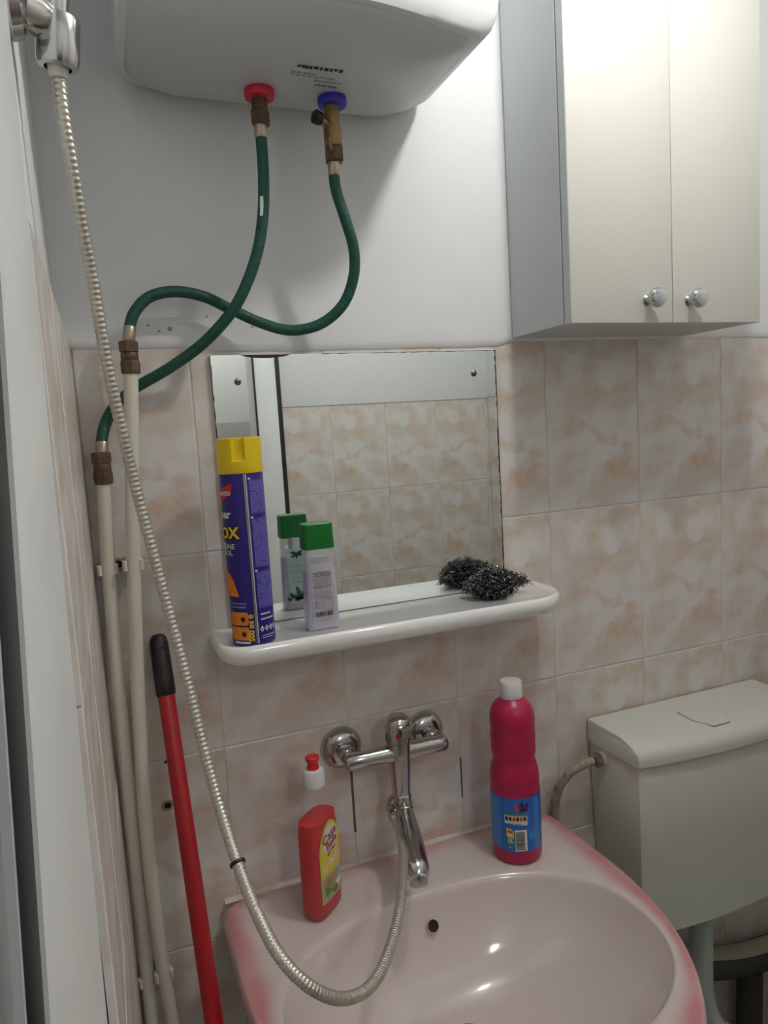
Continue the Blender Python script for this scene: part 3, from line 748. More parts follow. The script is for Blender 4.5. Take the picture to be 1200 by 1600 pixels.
# ------------------------------------------------------------------ steel wool pad
t = thing('steel_wool_pad', (.453, -.062, SF), 'tangled dark steel wool scourer at the right end of the shelf', 'scourer')
rw = random.Random(11)
mb = MB(); R = []
for i in range(1, 12):
    th = PI*i/12; ring = []
    for a in range(20):
        ph = 2*PI*a/20; d = Vector((math.sin(th)*math.cos(ph), math.sin(th)*math.sin(ph), math.cos(th)))
        k = 1+.35*mnoise.noise(d*2.2+Vector((3, 1, 7)))
        p = Vector((.451+d.x*.036*k, -.060+d.y*.026*k, SF+.021+d.z*.021*k)); p.z = max(p.z, SF+.001); ring.append(p)
    R.append(ring)
mb.rings(R); mb.build('core', WOOLCORE, t, smooth=0)
mb = MB()
def curl(c, d, L, rad, turns, r=.00052):
    d = d.normalized(); u = d.orthogonal().normalized(); w = d.cross(u); n = int(turns*9); P = []
    for k in range(n+1):
        s_ = k/n; a = 2*PI*turns*s_
        p = c+d*(L*(s_-.5))+(u*math.cos(a)+w*math.sin(a))*rad+Vector((mnoise.noise(c*90+Vector((s_*3, 0, 0))), mnoise.noise(c*90+Vector((0, s_*3, 4))), 0))*.004
        p.z = max(p.z, SF+.0006); P.append(p)
    mb.tube(P, r, 3)
for i in range(430):
    d = Vector((rw.gauss(0, 1), rw.gauss(0, 1), rw.gauss(0, 1))).normalized()
    k = 1+.35*mnoise.noise(d*2.2+Vector((3, 1, 7))); q = rw.uniform(.78, 1.1)
    c = Vector((.451+d.x*.041*k*q, -.060+d.y*.030*k*q, SF+.022+d.z*.024*k*q))
    tang = d.cross(Vector((rw.gauss(0, 1), rw.gauss(0, 1), rw.gauss(0, 1))))
    curl(c, tang, rw.uniform(.012, .026), rw.uniform(.0013, .0027), rw.uniform(2.2, 4.5))
for i in range(70):       # the tuft sticking out to the right
    s_ = rw.random(); c = Vector((.484+.030*s_, -.062+rw.gauss(0, .005), SF+.024-.004*s_+rw.gauss(0, .0045)))
    curl(c, Vector((1, rw.gauss(0, .6), rw.gauss(0, .6))), .016, .002, 3)
for i in range(50):       # the small tuft to the left
    s_ = rw.random(); c = Vector((.425-.026*s_, -.052+rw.gauss(0, .005), SF+.026-.012*s_+rw.gauss(0, .004)))
    curl(c, Vector((-1, rw.gauss(0, .6), rw.gauss(0, .6))), .014, .002, 3)
o = mb.build('wire', STEELWOOL, t, smooth=60); o['kind'] = 'stuff'

# ------------------------------------------------------------------ wash basin
NS = 96
SZT = .893
def outer(th):
    """ray from the deck reference point to the outline"""
    cx, cy = .275, -.25; d = (math.cos(th), math.sin(th)); lo, hi = 0, .8
    def inside(x, y):
        if y > -.003: return False
        if y > -.17: 
            v = (abs(x-.275)/.304)**14 + (max(0, (y+.09))/.087)**14
            return v < 1
        return (abs(x-.275)/.304)**2.2+((-.17-y)/.40)**2.2 < 1
    for _ in range(40):
        m = (lo+hi)/2
        if inside(cx+d[0]*m, cy+d[1]*m): lo = m
        else: hi = m
    return cx+d[0]*lo, cy+d[1]*lo
def inner(th):
    c, s_ = math.cos(th), math.sin(th); e = 2.35
    b = .178 if s_ > 0 else .178
    return .272+.263*math.copysign(abs(c)**(2/e), c), -.302+b*math.copysign(abs(s_)**(2/e), s_)
def inner_ray(th):
    cx, cy = .275, -.25; d = (math.cos(th), math.sin(th)); lo, hi = 0, .8
    for _ in range(40):
        m = (lo+hi)/2; x, y = cx+d[0]*m, cy+d[1]*m
        if (abs(x-.272)/.263)**2.35+(abs(y+.302)/.178)**2.35 < 1: lo = m
        else: hi = m
    return cx+d[0]*lo, cy+d[1]*lo
ths = [2*PI*k/NS for k in range(NS)]
O_ = [outer(a) for a in ths]; I_ = [inner_ray(a) for a in ths]
ringsV = []; rose = []
def addring(fn, rv): ringsV.append([fn(k) for k in range(NS)]); rose.append(rv)
def lerp(a, b, t): return a+(b-a)*t
DC = (.268, -.262)
def oi(k, t): return lerp(O_[k][0], I_[k][0], t), lerp(O_[k][1], I_[k][1], t)
def rimdrop(k):       # the front half of the rim dips a little toward its edge
    return 0.0
def under(k, s_, z): return (lerp(.275, O_[k][0], s_), lerp(-.20, O_[k][1], s_), z)
addring(lambda k: under(k, .12, .70), .0); addring(lambda k: under(k, .45, .715), .0); addring(lambda k: under(k, .80, .79), .1); addring(lambda k: under(k, .955, .845), .3)
addring(lambda k: under(k, .985, .858), .35); addring(lambda k: under(k, .998, .868), .30); addring(lambda k: (O_[k][0], O_[k][1], .878), .30); addring(lambda k: (*oi(k, .02), .8875), .35); addring(lambda k: (*oi(k, .06), .8925), .62)
for t_, rv in ((.12, .85), (.22, .95), (.34, .78), (.46, .48), (.60, .22), (.75, .08), (.88, .02)): addring(lambda k, t_=t_: (*oi(k, t_), .8935-.0015*t_), rv)
addring(lambda k: (*oi(k, .96), .8915), 0); addring(lambda k: (*oi(k, 1.0), .8885), 0)
for rr_, dz in ((.985, .0085), (.965, .019), (.94, .031), (.90, .046), (.85, .061), (.78, .078), (.68, .097), (.56, .113), (.42, .125), (.28, .132), (.16, .136), (.085, .138)):
    addring(lambda k, rr_=rr_, dz=dz: (lerp(DC[0], I_[k][0], rr_), lerp(DC[1], I_[k][1], rr_), .8885-dz), 0)
basin = thing('wash_basin', (.275, -.01, SZT), 'pink and white ceramic wash basin mounted on the tiled wall', 'wash basin')
mb = MB(); mb.rings(ringsV, caps=(True, False))
# the attribute is per vertex; the deck's back strip is rose as well
o = mb.build('bowl', SINKM, basin, smooth=80)
at = o.data.attributes.new('rose', 'FLOAT', 'POINT')
vals = []
for i, v in enumerate(o.data.vertices):
    ri = i//NS; rv = rose[ri] if ri < len(rose) else 0
    x, y = v.co.x+.275, v.co.y-.01
    if 6 <= ri <= 17:
        k = i % NS; d = math.hypot(v.co.x+.275-O_[k][0], v.co.y-.01-O_[k][1]); wdt = math.hypot(O_[k][0]-I_[k][0], O_[k][1]-I_[k][1])
        back = max(0, min(1, (y+.05)/.04)) if .03 < x < .50 else 0
        reach = min(.046, wdt*.80)*(1-.35*back)
        u = d/reach
        rv = (.35+.65*min(1, u/.22)) if u < .4 else max(0, 1-((u-.4)/.6)**1.2)
        rv *= (1-.45*back)
    vals.append(rv)
at.data.foreach_set('value', vals)
# overflow and drain
mb = MB(); M = axis((.2735, -.1432, .8475), (0, -.86, .50))
mb.lathe([(.0094, -.004), (.0097, .0003), (.0090, .0006), (.0086, -.001), (.0086, -.003)], 20, M, 1, caps=(False, False)); mb.lathe([(.0088, -.0005), (.0086, .0004)], 20, M, 0)
part_label(mb.build('overflow_hole', [HOLE, SINKM], basin), 'dark round overflow hole')
mb = MB(); T = Matrix.Translation((DC[0], DC[1], 0))
mb.lathe([(.020, .748), (.029, .7505), (.031, .752), (.030, .7545), (.026, .7555), (.0225, .753), (.021, .747)], 32, T, 0); mb.lathe([(.0205, .745), (.0205, .7475)], 24, T, 1)
mb.build('drain', [CHROME, HOLE], basin)
mb = MB()       # siliconed joint against the tiles
R = []
for k in range(41):
    x = -.020+.572*k/40; w = .004+.0012*mnoise.noise((x*20, 0, 2))
    R.append([(x, .001, SZT-.006), (x, -w-.0025, SZT-.0045), (x, -w*.6, SZT-.001), (x, 0.0, SZT+.0012+.0012*mnoise.noise((x*13, 5, 0)))])
mb.rings(R); part_label(mb.build('caulk_bead', CAULK, basin), 'off-white caulk line at the wall')

# ------------------------------------------------------------------ mixer tap
tap = thing('mixer_tap', (.262, -.06, 1.10), 'chrome wall mixer tap with swivel spout above the basin', 'tap')
for x, z in ((.187, 1.099), (.337, 1.096)):
    mb = MB(); mb.lathe([(.0345, 0), (.0350, .003), (.0325, .010), (.0255, .017), (.0175, .021)], 32, axis((x, 0, z), (0, -1, 0))); mb.build('rosette', CHROME, tap)
    mb = MB(); mb.tube([(x, -.010, z), (x, -.052, z+.0005)], .0115, 20)
    mb.lathe([(.0145, .028), (.0155, .030), (.0155, .044), (.0145, .046)], 6, axis((x, 0, z), (0, -1, 0))); mb.build('inlet', CHROME, tap, smooth=25)
mb = MB(); Q = [(.176, -.062, 1.099), (.180, -.062, 1.0992), (.21, -.062, 1.0985), (.24, -.062, 1.098), (.262, -.062, 1.0975), (.29, -.062, 1.097), (.32, -.062, 1.0965), (.345, -.062, 1.096), (.349, -.062, 1.096)]
mb.tube(Q, [.011, .0140, .0132, .0136, .017, .0138, .0135, .0142, .011], 20)
mb.lathe([(.013, 1.028), (.0155, 1.034), (.0155, 1.05), (.0175, 1.075), (.0185, 1.09), (.0185, 1.114), (.0178, 1.118)], 28, Matrix.Translation((.265, -.064, 0)))
mb.build('body', CHROME, tap, smooth=50)
mb = MB()
mb.lathe([(.0178, 1.1165), (.0212, 1.119), (.0212, 1.146), (.0195, 1.154), (.0145, 1.1585), (.002, 1.160)], 28, Matrix.Translation((.265, -.064, 0)))
mb.prism([(x+.265, y) for x, y in rrect(-.0085, -.108, .0085, -.066, .005, 4)], 1.139, 1.1495)
mb.build('handle', CHROME, tap, smooth=40)
mb = MB(); mb.lathe([(.0042, 0), (.0042, .0012), (.002, .002)], 16, axis((.2575, -.0835, 1.1335), (-.33, -.94, 0))); part_label(mb.build('indicator_dot', REDPL, tap), 'red hot-water dot')
mb = MB(); T = Matrix.Translation((.266, -.066, 0))
mb.lathe([(.0125, 1.030), (.0142, 1.028), (.0142, 1.016), (.0130, 1.014)], 24, T)
mb.lathe([(.0128, 1.0145), (.0160, 1.012), (.0165, 1.006), (.0150, 1.002), (.0165, .999), (.0160, .992), (.012, .988)], 28, T); mb.build('spout_collar', CHROME, tap)
mb = MB()
SP = spline([(.266, -.066, 1.000), (.262, -.082, .9975), (.255, -.110, .990), (.246, -.145, .980), (.238, -.176, .970), (.2345, -.190, .965)], .006)
k = len(SP); rad = [.0138+.0042*min(1, i/(k*.5)) for i in range(k)]
rad[-1] = .0110; rad[-2] = .0155
mb.tube(SP, rad, 20, sx=1.08)
mb.lathe([(.0140, 0), (.0142, .008), (.0140, .019), (.0125, .021), (.0108, .0205), (.0106, .012)], 24, axis((.2385, -.178, .970), (-.05, -.25, -1)))
mb.build('spout', CHROME, tap, smooth=50)
mb = MB(); mb.tube([(.262, -.055, 1.022), (.254, -.050, 1.012), (.250, -.050, 1.000)], [.008, .009, .009], 16); mb.build('shower_outlet', CHROME, tap)

# ------------------------------------------------------------------ shower hose, holder and hand shower
HP = [(-.1335, -.305, 2.000), (-.1335, -.302, 1.967), (-.133, -.30, 1.932), (-.130, -.29, 1.889), (-.127, -.27, 1.839), (-.122, -.25, 1.793), (-.119, -.24, 1.748), (-.115, -.23, 1.698), (-.108, -.22, 1.638), (-.100, -.21, 1.579), (-.091, -.21, 1.518), (-.081, -.215, 1.453), (-.071, -.225, 1.387), (-.062, -.24, 1.324), (-.054, -.26, 1.259), (-.045, -.29, 1.197), (-.037, -.33, 1.154), (-.027, -.38, 1.119), (-.012, -.42, 1.090), (.014, -.44, 1.062), (.049, -.43, 1.031), (.090, -.40, 1.012), (.134, -.34, 1.001), (.175, -.27, .997), (.212, -.19, .991), (.238, -.12, .988), (.247, -.075, .993), (.250, -.052, 1.004)]
hose = thing('shower_hose', HP[0], 'ribbed silver shower hose hanging in a loop across the basin', 'hose')
Q = spline(HP, .0010); ph = 0; rad = []
for i, p in enumerate(Q):
    w = math.exp(-((p-Vector((.03, -.44, 1.05))).length/.22)**2)
    if i: ph += (p-Q[i-1]).length/lerp(.0058, .0040, w)
    rad.append(.0069-.0008*abs(math.cos(PI*ph))**3)
mb = MB(); mb.tube(Q, rad, 12); mb.build('ribbed_sleeve', HOSEM, hose, smooth=60)
ip = min(range(len(Q)), key=lambda i: (Q[i]-Vector((-.037, -.335, 1.151))).length)
mb = MB(); mb.lathe([(.0066, -.0022), (.0086, -.0016), (.0089, 0), (.0086, .0016), (.0066, .0022)], 20, axis(Q[ip], Q[ip+3]-Q[ip])); part_label(mb.build('sliding_ring', BLACK, hose), 'thin dark ring around the hose')
mb = MB(); mb.lathe([(.0070, -.004), (.0088, 0), (.0094, .012), (.0088, .024), (.008, .026)], 8, axis(Q[-1], Q[-22]-Q[-1])); mb.build('tap_nut', CHROME, hose, smooth=25)

t = thing('shower_holder', (-.16, -.33, 2.03), 'chrome shower holder on the left wall at the top corner', 'shower holder')
mb = MB(); mb.lathe([(.030, 0), (.0315, .004), (.028, .013), (.016, .018)], 28, axis((-.1712, -.335, 2.012), (1, 0, 0))); mb.build('wall_plate', CHROME, t)
mb = MB(); mb.tube([(-.165, -.335, 2.010), (-.152, -.325, 2.010), (-.142, -.315, 2.012)], [.021, .020, .016], 20); mb.build('arm', CHROME, t)
mb = MB(); M = axis((-.1335, -.3065, 1.972), (.10, -.10, 1))
mb.lathe([(.0125, .0), (.0175, .001), (.0195, .006), (.0200, .040), (.0185, .044), (.0145, .044), (.0120, .002)], 28, M, caps=(False, False)); mb.build('cradle', CHROME, t)
t = thing('hand_shower', (-.133, -.306, 2.0), 'chrome hand shower standing in its holder, mostly above the picture', 'hand shower')
M = axis((-.1335, -.3065, 1.984), (.10, -.10, 1))
mb = MB(); mb.lathe([(.0065, 0), (.0085, .002), (.0100, .016), (.0110, .030), (.0120, .06), (.0125, .16), (.013, .19)], 24, M); mb.build('handle', CHROME, t)
mb = MB(); mb.lathe([(.034, 0), (.036, .004), (.030, .016), (.013, .024)], 28, axis(M @ Vector((.012, -.012, .20)), (-.6, .8, .35))); mb.build('head', CHROME, t)
mb = MB(); mb.lathe([(.0072, -.004), (.0092, 0), (.0102, .012), (.0095, .020)], 20, axis((-.1335, -.3045, 1.968), (.03, -.05, 1))); part_label(mb.build('cone_nut', CLIP, t), 'pale conical hose nut')

# ------------------------------------------------------------------ wall cabinet
cab = thing('wall_cabinet', (.73, 0, TOP), 'cream two-door wall cabinet with grey sides above the cistern', 'cabinet')
cx0, cx1, cz0, cz1, cyb, cyf = .541, .921, TOP+.0015, 2.44, -.006, -.152
mb = MB(); mb.box((cx0, cyf, cz0), (cx0+.016, cyb, cz1)); mb.box((cx1-.016, cyf, cz0), (cx1, cyb, cz1)); mb.box((cx0+.016, cyf, cz0), (cx1-.016, cyb, cz0+.016)); mb.box((cx0+.016, cyf, cz1-.016), (cx1-.016, cyb, cz1)); mb.box((cx0+.016, -.010, cz0+.016), (cx1-.016, cyb, cz1-.016))
part_label(mb.build('carcass', CABSIDE, cab, bevel=.0005, seg=1), 'grey laminate carcass')
mb = MB(); mb.box((cx0-.0004, cyf-.0006, cz0), (cx0+.0012, cyf+.0002, cz1)); mb.build('edge_band', CAPWHITE, cab)
xm = (cx0+cx1)/2+.0035
for a, b, kx in ((cx0+.001, xm-.0008, .684), (xm+.0008, cx1, .767)):
    mb = MB(); mb.box((a, cyf-.0205, cz0-.001), (b, cyf-.0028, cz1)); d = mb.build('door', CABDOOR, cab, bevel=.0012)
    part_label(d, 'cream door with a round chrome knob')
    if a < .6:
        mb = MB(); mb.box((a-.0007, cyf-.0195, cz0), (a+.0003, cyf-.0035, cz1)); part_label(mb.build('edge_strip', CABSIDE, d), 'grey door edge')
    mb = MB(); M = axis((kx, cyf-.0205, 1.787), (0, -1, 0))
    mb.lathe([(.0085, 0), (.0088, .0015), (.0060, .004), (.0052, .010), (.0075, .0125), (.0125, .015), (.0150, .020), (.0148, .0245), (.012, .029), (.0095, .0295), (.006, .0302), (0, .0304)], 32, M); k = mb.build('knob', KNOBCHROME, d)

# ------------------------------------------------------------------ cistern and what is under it
cs = thing('toilet_cistern', (.88, 0, .68), 'cream plastic toilet cistern fixed to the wall below the cabinet', 'cistern')
def cplan(z, x0, x1, y1, bulge=.016, n=14):
    pts = [(x0, -.004), (x0, y1+.006), (x0+.002, y1+.0015), (x0+.006, y1)]
    for k in range(1, n): t_ = k/n; pts.append((lerp(x0+.006, x1-.006, t_), y1-bulge*(1-(2*t_-1)**2)))
    pts += [(x1-.006, y1), (x1-.002, y1+.0015), (x1, y1+.006), (x1, -.004)]
    return [(x, y, z) for x, y in pts]
mb = MB(); mb.rings([cplan(.668, .694, 1.066, -.118), cplan(.674, .690, 1.070, -.124), cplan(.85, .682, 1.080, -.133), cplan(.995, .676, 1.088, -.1375), cplan(1.003, .679, 1.085, -.134), cplan(1.007, .679, 1.085, -.134)]); mb.build('tank', CISTERN, cs, smooth=30)
mb = MB(); R = []
def lidring(x0, x1, y1, z0, dz, bul=.018):     # the front of the lid comes down lower than its back
    return [(x, y, z0+dz*max(0, min(1, (-y-.03)/.10))) for x, y, _ in cplan(0, x0, x1, y1, bul)]
R = [lidring(.6745, 1.0895, -.1405, 1.0035, .002), lidring(.6728, 1.0912, -.1425, 1.0045, .002), lidring(.6728, 1.0912, -.1435, 1.015, .003), lidring(.6728, 1.0912, -.1405, 1.027, .0015), lidring(.6728, 1.0912, -.131, 1.0385, -.002), lidring(.6730, 1.0910, -.117, 1.0445, -.003), lidring(.6745, 1.0895, -.10, 1.0465, -.0025)]
mb.rings(R); mb.build('lid', CISTERN, cs, smooth=40)
bp = [(.835, -.062), (.913, -.062), (.910, -.100), (.888, -.134), (.850, -.134), (.833, -.100)]
def grow(P, d): 
    cx = sum(p[0] for p in P)/len(P); cy = sum(p[1] for p in P)/len(P)
    return [(cx+(x-cx)*(1+d), cy+(y-cy)*(1+d)) for x, y in P]
def lz(x, y): return 1.0468-.0035*max(0, (-y-.075)/.06)
mb = MB(); mb.rings([[(x, y, lz(x, y)-.002) for x, y in grow(bp, .028)], [(x, y, lz(x, y)+.0004) for x, y in grow(bp, .028)]]); mb.build('button_gap', PSOFT, cs, smooth=0)
mb = MB(); mb.rings([[(x, y, lz(x, y)-.002) for x, y in bp], [(x, y, lz(x, y)+.0010) for x, y in bp], [(x, y, lz(x, y)+.0015) for x, y in grow(bp, -.02)]]); part_label(mb.build('flush_button', CISTERN, cs, smooth=30), 'five-sided flush button')

sp = thing('supply_hose', (.57, -.05, .90), 'short braided supply hose curving into the left side of the cistern', 'hose')
PH = [(.672, -.042, .9835), (.655, -.042, .983), (.639, -.040, .981), (.622, -.038, .976), (.607, -.034, .967), (.594, -.026, .946), (.588, -.018, .918), (.587, -.012, .885), (.590, -.011, .855), (.60, -.011, .80), (.61, -.009, .74)]
Q = spline(PH, .004); mb = MB(); mb.tube(Q[4:], .0080, 14); mb.build('braid', BRAID, sp)
mb = MB()
for i in range(10, len(Q)-4, 7):
    for s_ in (0, 1): mb.lathe([(.0082, -.0003), (.00865, -.0002), (.00865, .0003), (.0082, .0004)], 14, axis(Q[i+s_], (Q[i+s_+1]-Q[i+s_])+Vector((0, .0022, .0014))))
part_label(mb.build('dark_strand', BRAIDDK, sp, smooth=0), 'dark strands wound round the braid')
mb = MB(); mb.lathe([(.0095, -.002), (.0135, 0), (.0135, .010), (.0105, .012)], 6, axis((.668, -.042, .9833), (-1, 0, -.03))); mb.build('hex_nut', STEELF, sp, smooth=20)
mb = MB(); mb.lathe([(.0125, -.0045), (.0132, -.004), (.0132, .000), (.0110, .001)], 24, axis((.672, -.042, .9835), (-1, 0, -.03))); part_label(mb.build('plastic_ring', CAPWHITE, sp), 'white plastic ring')

t = thing('flush_pipe', (.845, -.105, .45), 'grey-white flush pipe running down from under the cistern', 'pipe')
mb = MB(); Q = spline([(.845, -.105, .664), (.844, -.105, .60), (.843, -.105, .54), (.844, -.107, .50), (.849, -.113, .46), (.860, -.128, .43), (.875, -.142, .42)], .012)
mb.tube(Q, .0215, 20); mb.build('pipe', FLUSH, t)
mb = MB(); mb.lathe([(.023, .650), (.0245, .653), (.0245, .664), (.022, .667)], 24, Matrix.Translation((.845, -.105, 0))); mb.build('coupling', FLUSH, t)
t = thing('drain_pipe', (1.0, -.06, .45), 'dark dusty drain pipe along the wall behind the flush pipe', 'pipe')
Q = spline([(.78, -.036, .505), (.87, -.036, .495), (.93, -.036, .478), (.985, -.036, .462), (1.04, -.036, .452), (1.10, -.036, .446), (1.232, -.036, .440)], .015)
mb = MB(); mb.tube(Q, .031, 40); mb.build('pipe', DARKPIPE, t)
mb = MB(); R = []
for p in Q: R.append([p+Vector((0, .0330*math.sin(a), .0330*math.cos(a))) for a in [(-.8+1.1*k/6) for k in range(7)]]+[p+Vector((0, .0305*math.sin(a), .0305*math.cos(a))) for a in [(.3-1.1*k/6) for k in range(7)]])
mb.rings(R); part_label(mb.build('dust_layer', DUST, t), 'pale dust on top of the pipe')
mb = MB(); mb.tube([(1.045, -.036, .43), (1.042, -.036, .30), (1.04, -.036, 0)], .026, 18); mb.build('branch', DARKPIPE, t)

wc = thing('toilet', (.92, -.42, 0), 'toilet with a mint green seat below the cistern, at the bottom right corner', 'toilet')
def egg(k, z, dx=0, back=-.165):
    out = []
    for i in range(36):
        a = 2*PI*i/36; x = .185*k*math.sin(a); y = -.40+.24*k*math.cos(a)
        if math.cos(a) > 0: y = -.40+(.40+back)*k*abs(math.cos(a))**.8; x = .185*k*math.copysign(abs(math.sin(a))**.75, math.sin(a))
        out.append((.95+x, y, z))
    return out
mb = MB(); mb.rings([egg(.62, 0), egg(.60, .05), egg(.58, .15), egg(.78, .28), egg(.95, .36), egg(.97, .392), egg(.80, .395), egg(.7, .37), egg(.4, .25)]); mb.build('pan', CERAMIC, wc, smooth=60)
mb = MB(); mb.rings([egg(.97, .397), egg(1.0, .400), egg(1.0, .412), egg(.985, .416)]); mb.build('seat', MINT, wc, smooth=40)
mb = MB(); mb.rings([egg(.985, .418), egg(1.0, .421), egg(1.0, .431), egg(.96, .436), egg(.5, .439)]); part_label(mb.build('seat_lid', MINT, wc, smooth=40), 'mint green lid')

# ------------------------------------------------------------------ broom handle leaning on the wall
st = thing('broom_handle', (-.04, -.47, 0), 'red broom handle with a black grip leaning against the wall', 'broom')
A = Vector((-.0815, -.022, 1.338)); B = Vector((-.040, -.475, .004)); D = (B-A).normalized()
M = axis(A, D)
mb = MB(); LL = (B-A).length
mb.lathe([(.0112, .080), (.0118, .084), (.0120, .4), (.0120, LL-.01), (.011, LL)], 20, M); mb.build('shaft', RED, st)
mb = MB(); mb.lathe([(.004, 0), (.0085, .0015), (.0116, .006), (.0130, .014), (.0133, .03), (.0138, .07), (.0136, .086), (.0124, .088)], 24, M); part_label(mb.build('grip', BLACK, st), 'black plastic grip')
mb = MB(); mb.lathe([(.0056, -.001), (.0054, .0012)], 16, axis(M @ Vector((0, 0, .018))+Vector((.003, -.0126, -.002)), (.1, -1, .15))); mb.build('hanging_hole', HOLE, st)

# ------------------------------------------------------------------ dish soap bottle
sx, sy = .116, -.090; sang = math.atan2(.050, .054)
sb = thing('dish_soap_bottle', (sx, sy, SZT), 'flat bottle of red dish soap with white cap on the left of the basin', 'bottle')
SM = Matrix.Translation((sx, sy, 0)) @ Matrix.Rotation(sang, 4, 'Z')
def sring(a, b, z, e=3.2, ox=0.0): return [SM @ Vector((x+ox, y, z)) for x, y in srect(a, b, e, 44)]
zb = SZT+.0002
body = [(.0330, .0165, 0, 3.5), (.0365, .0195, .004, 3.5), (.0372, .0205, .02, 3.5), (.0372, .0208, .07, 3.5), (.0370, .0206, .128, 3.4), (.0350, .0198, .146, 3.2), (.0305, .0185, .162, 2.8), (.0240, .0165, .178, 2.5), (.0185, .0148, .190, 2.2), (.0140, .0135, .198, 2), (.0128, .0128, .205, 2)]
def sloft(k, zmax, lo): 
    R = []
    for a, b, z, e in body:
        if z > zmax: break
        R.append(sring(a*k, b*k, zb+z+lo, e))
    return R
mb = MB(); mb.rings(sloft(1, 9, 0)); mb.build('bottle', CLEAR, sb, smooth=60)
mb = MB(); R = sloft(.965, .140, .0012); R.append(sring(.0335, .0188, zb+.149, 3.1)); mb.rings(R); part_label(mb.build('liquid', REDLIQ, sb, smooth=60), 'red liquid')
mb = MB(); T = Matrix.Translation((sx, sy, zb))
mb.lathe([(.0150, .198), (.0165, .1985), (.0168, .201), (.0166, .218), (.0150, .2225), (.0095, .224)], 28, T); mb.build('cap', CAPWHITE, sb)
mb = MB(); mb.lathe([(.0092, .222), (.0092, .227), (.0078, .230), (.0078, .233), (.0105, .238), (.0112, .2415), (.0095, .2435), (.001, .2440)], 24, T); part_label(mb.build('push_pull_top', REDPL, sb), 'red push-pull top')
# label on the long face turned to the camera (local -y)
def sl(o):
    def fn(x, y):
        b = .0207 if y < .128 else .0207-.0009*((y-.128)/.018)
        xx = min(abs(x)/.0372, .999); yy = -b*(1-xx**3.5)**(1/3.5)-.0003-o
        return SM @ Vector((x, yy, zb+y))
    return fn
def sgrid(pts_fn, mi, o, nx=14, ny=16, y0=0, y1=1):
    V = []; F = []
    for j in range(ny+1):
        y = lerp(y0, y1, j/ny); xa, xb = pts_fn(y)
        for i in range(nx+1): V.append(sl(o)(lerp(xa, xb, i/nx), y))
    for j in range(ny):
        for i in range(nx): a = j*(nx+1)+i; F.append((a, a+1, a+nx+2, a+nx+1))
    mb.add(V, F, mi)
mb = MB()
def lab(m):
    def fn(y):
        w = .0285-m
        if y > .100: w = (.0285-m)*math.sqrt(max(0.0004, 1-((y-.100)/(.046-m))**2))
        return -w, w
    return fn
sgrid(lab(0), 1, 0, y0=.026, y1=.1455); sgrid(lab(.0022), 0, .0003, y0=.066, y1=.1435)
sgrid(lab(.0015), 2, .0003, y0=.027, y1=.072); 
def ell(cx, cy, a, b, n=20): return [(cx+a*math.cos(2*PI*k/n), cy+b*math.sin(2*PI*k/n)) for k in range(n)]
for q in ((-.001, .1180, .0205, .0215),):
    V = [(q[0], q[1])]+ell(*q, 24); mb.add([sl(.0006)(x, y) for x, y in V], [(0, k, k % 24+1) for k in range(1, 25)], 3)
def stext(s, size, x, y, mi, o, bold=0, sh=0, rot=.10):
    V, F = text2d(s, size, bold, 'CENTER', sh); c, s_ = math.cos(rot), math.sin(rot)
    mb.add([sl(o)(x+a*c-b*s_, y+a*s_+b*c) for a, b in V], F, mi)
stext('Casa', .0200, -.001, .1180, 4, .0009, .0004, 0, .22); stext('Bella', .0160, .003, .1065, 4, .0009, .0004, 0, .22); stext('EXTRA', .0075, .001, .0975, 4, .0009, .0003, 0, .2)
stext('L\u0102M\u00c2IE', .0150, .001, .0790, 5, .0009, .0003, .25, .14)
for (x, y, a, b, mi) in ((-.014, .052, .009, .008, 6), (-.017, .043, .006, .006, 7), (.010, .055, .010, .008, 8), (.014, .045, .007, .007, 5), (-.004, .044, .006, .006, 6), (-.020, .058, .004, .004, 9), (.0, .060, .006, .004, 9), (.004, .036, .007, .005, 7), (-.012, .034, .006, .004, 8)):
    V = [(x, y)]+ell(x, y, a, b, 12); mb.add([sl(.0006+.0001*mi)(p, q) for p, q in V], [(0, k, k % 12+1) for k in range(1, 13)], mi)
part_label(mb.build('label', [LYEL, LLIME, LBEIGE, LWHITE, PBERRY, PWHITE, mat('label_olive', (.30, .30, .10, 1), .5), PGREEN, mat('label_taupe', (.36, .33, .30, 1), .5), PORANGE], sb, smooth=0), 'yellow and lime picture label')

# ------------------------------------------------------------------ pink bleach bottle
px_, py_ = .4545, -.098
pb = thing('bleach_bottle', (px_, py_, SZT), 'magenta cleaner bottle with blue label and white cap on the right of the basin', 'bottle')
T = Matrix.Translation((px_, py_, SZT+.0002)); pr = [(.034, 0), (.0385, .0015), (.0405, .006), (.0408, .015)]
pr += [(.0408, .118), (.0404, .124), (.0396, .128), (.0404, .131), (.0405, .136), (.0400, .146), (.0385, .154), (.0362, .162), (.0347, .169), (.0345, .172), (.0358, .178), (.0366, .186), (.0364, .192), (.0356, .196), (.0368, .201), (.0370, .211), (.0362, .217), (.0358, .220), (.0368, .225), (.0372, .234), (.0366, .243), (.0345, .252), (.0305, .260), (.0240, .2665), (.0190, .270), (.0165, .272), (.0165, .276)]
mb = MB(); mb.lathe(pr, 48, T); mb.build('bottle', PINK, pb, smooth=60)
mb = MB(); mb.lathe([(.0168, .271), (.0182, .272), (.0185, .274), (.0180, .2975), (.0170, .2990), (.0002, .2992)], 36, T); part_label(mb.build('cap', CAPWHITE, pb), 'white screw cap')
pa = math.atan2(-1.0909-py_, -.1299-px_); PR = .0408
def on_p(x, y, o=0.0): a = pa+x/PR; return Vector((px_+(PR+.0004+o)*math.cos(a), py_+(PR+.0004+o)*math.sin(a), SZT+y))
mb = MB(); quad2(mb, -PI*PR*.98, .024, PI*PR*.98, .116, lambda x, y: on_p(x, y), 0, 56)
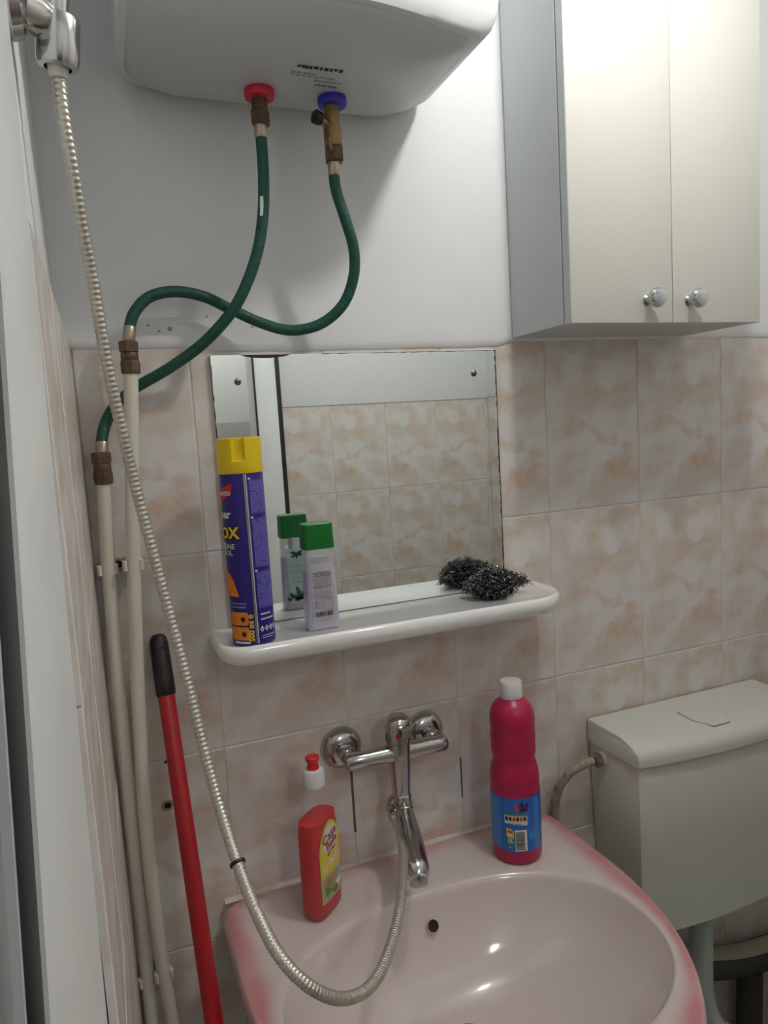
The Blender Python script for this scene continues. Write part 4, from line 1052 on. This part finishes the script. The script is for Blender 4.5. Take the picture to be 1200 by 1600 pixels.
F1 = lambda x, y: on_p(x, y, .0003); F2 = lambda x, y: on_p(x, y, .0006)
quad2(mb, .030, .026, .042, .114, F1, 1, 4); quad2(mb, -.052, .026, -.026, .114, F1, 1, 6)
quad2(mb, .020, .045, .030, .058, F1, 1, 2)
poly2(mb, [(-.019, .0730), (.018, .0700), (.018, .0855), (-.019, .0870)], F1, 2); quad2(mb, -.019, .0865, .018, .0895, F2, 3, 6)
for k, mi in enumerate((4, 4, 5, 4, 5, 4)): quad2(mb, -.0175+.0058*k, .0780, -.0130+.0058*k, .0848, F2, mi, 2)
x = -.013
while x < .008: w = rr.uniform(.001, .003); quad2(mb, x, .0725, x+w, .0735, F2, 4, 1); x += w+.0006
poly2(mb, [(-.0005, .0945), (.003, .0925), (.0045, .098), (.0035, .106), (.001, .109), (-.0015, .103)], F1, 5)
def ptext(s, size, x, y, mi, bold=0):
    V, F = text2d(s, size, bold); mb.add([on_p(a+x, b+y, .0006) for a, b in V], F, mi)
ptext('FLA', .0095, .0055, .1015, 6, .0006); ptext('MIX', .0080, .0055, .0945, 6, .0006)
poly2(mb, [(-.0165, .0500), (-.0050, .0480), (-.0050, .0600), (-.0095, .0640), (-.0165, .0650)], F1, 7); quad2(mb, -.0160, .0370, -.0055, .0495, F1, 3, 2)
poly2(mb, [(-.0150, .0580), (-.0065, .0560), (-.0070, .0600), (-.0140, .0620)], F2, 5)
ptext('1L', .0085, -.0145, .0410, 2, .0005); ptext('0.5', .005, -.0135, .0515, 2, .0003)
poly2(mb, [(-.012+.0026*math.cos(a*PI/6), .0330+.0026*math.sin(a*PI/6)) for a in range(7, 13)], F1, 2)
quad2(mb, -.0030, .0265, .0165, .0625, F1, 2, 4)
y = .0290
while y < .0595: w = rr.choice((.0005, .0008, .0013)); quad2(mb, -.0020, y, .0125, y+w, F2, 4, 4); y += w+rr.choice((.0006, .0010))
part_label(mb.build('label', [PINKBLUE, PINKBLUE2, LWHITE, PGREEN, PBLK, PRED, PPURP, PYEL], pb, smooth=0), 'blue wrap label with barcode')

for o in bpy.data.objects:
    if '_o' in o: del o['_o']
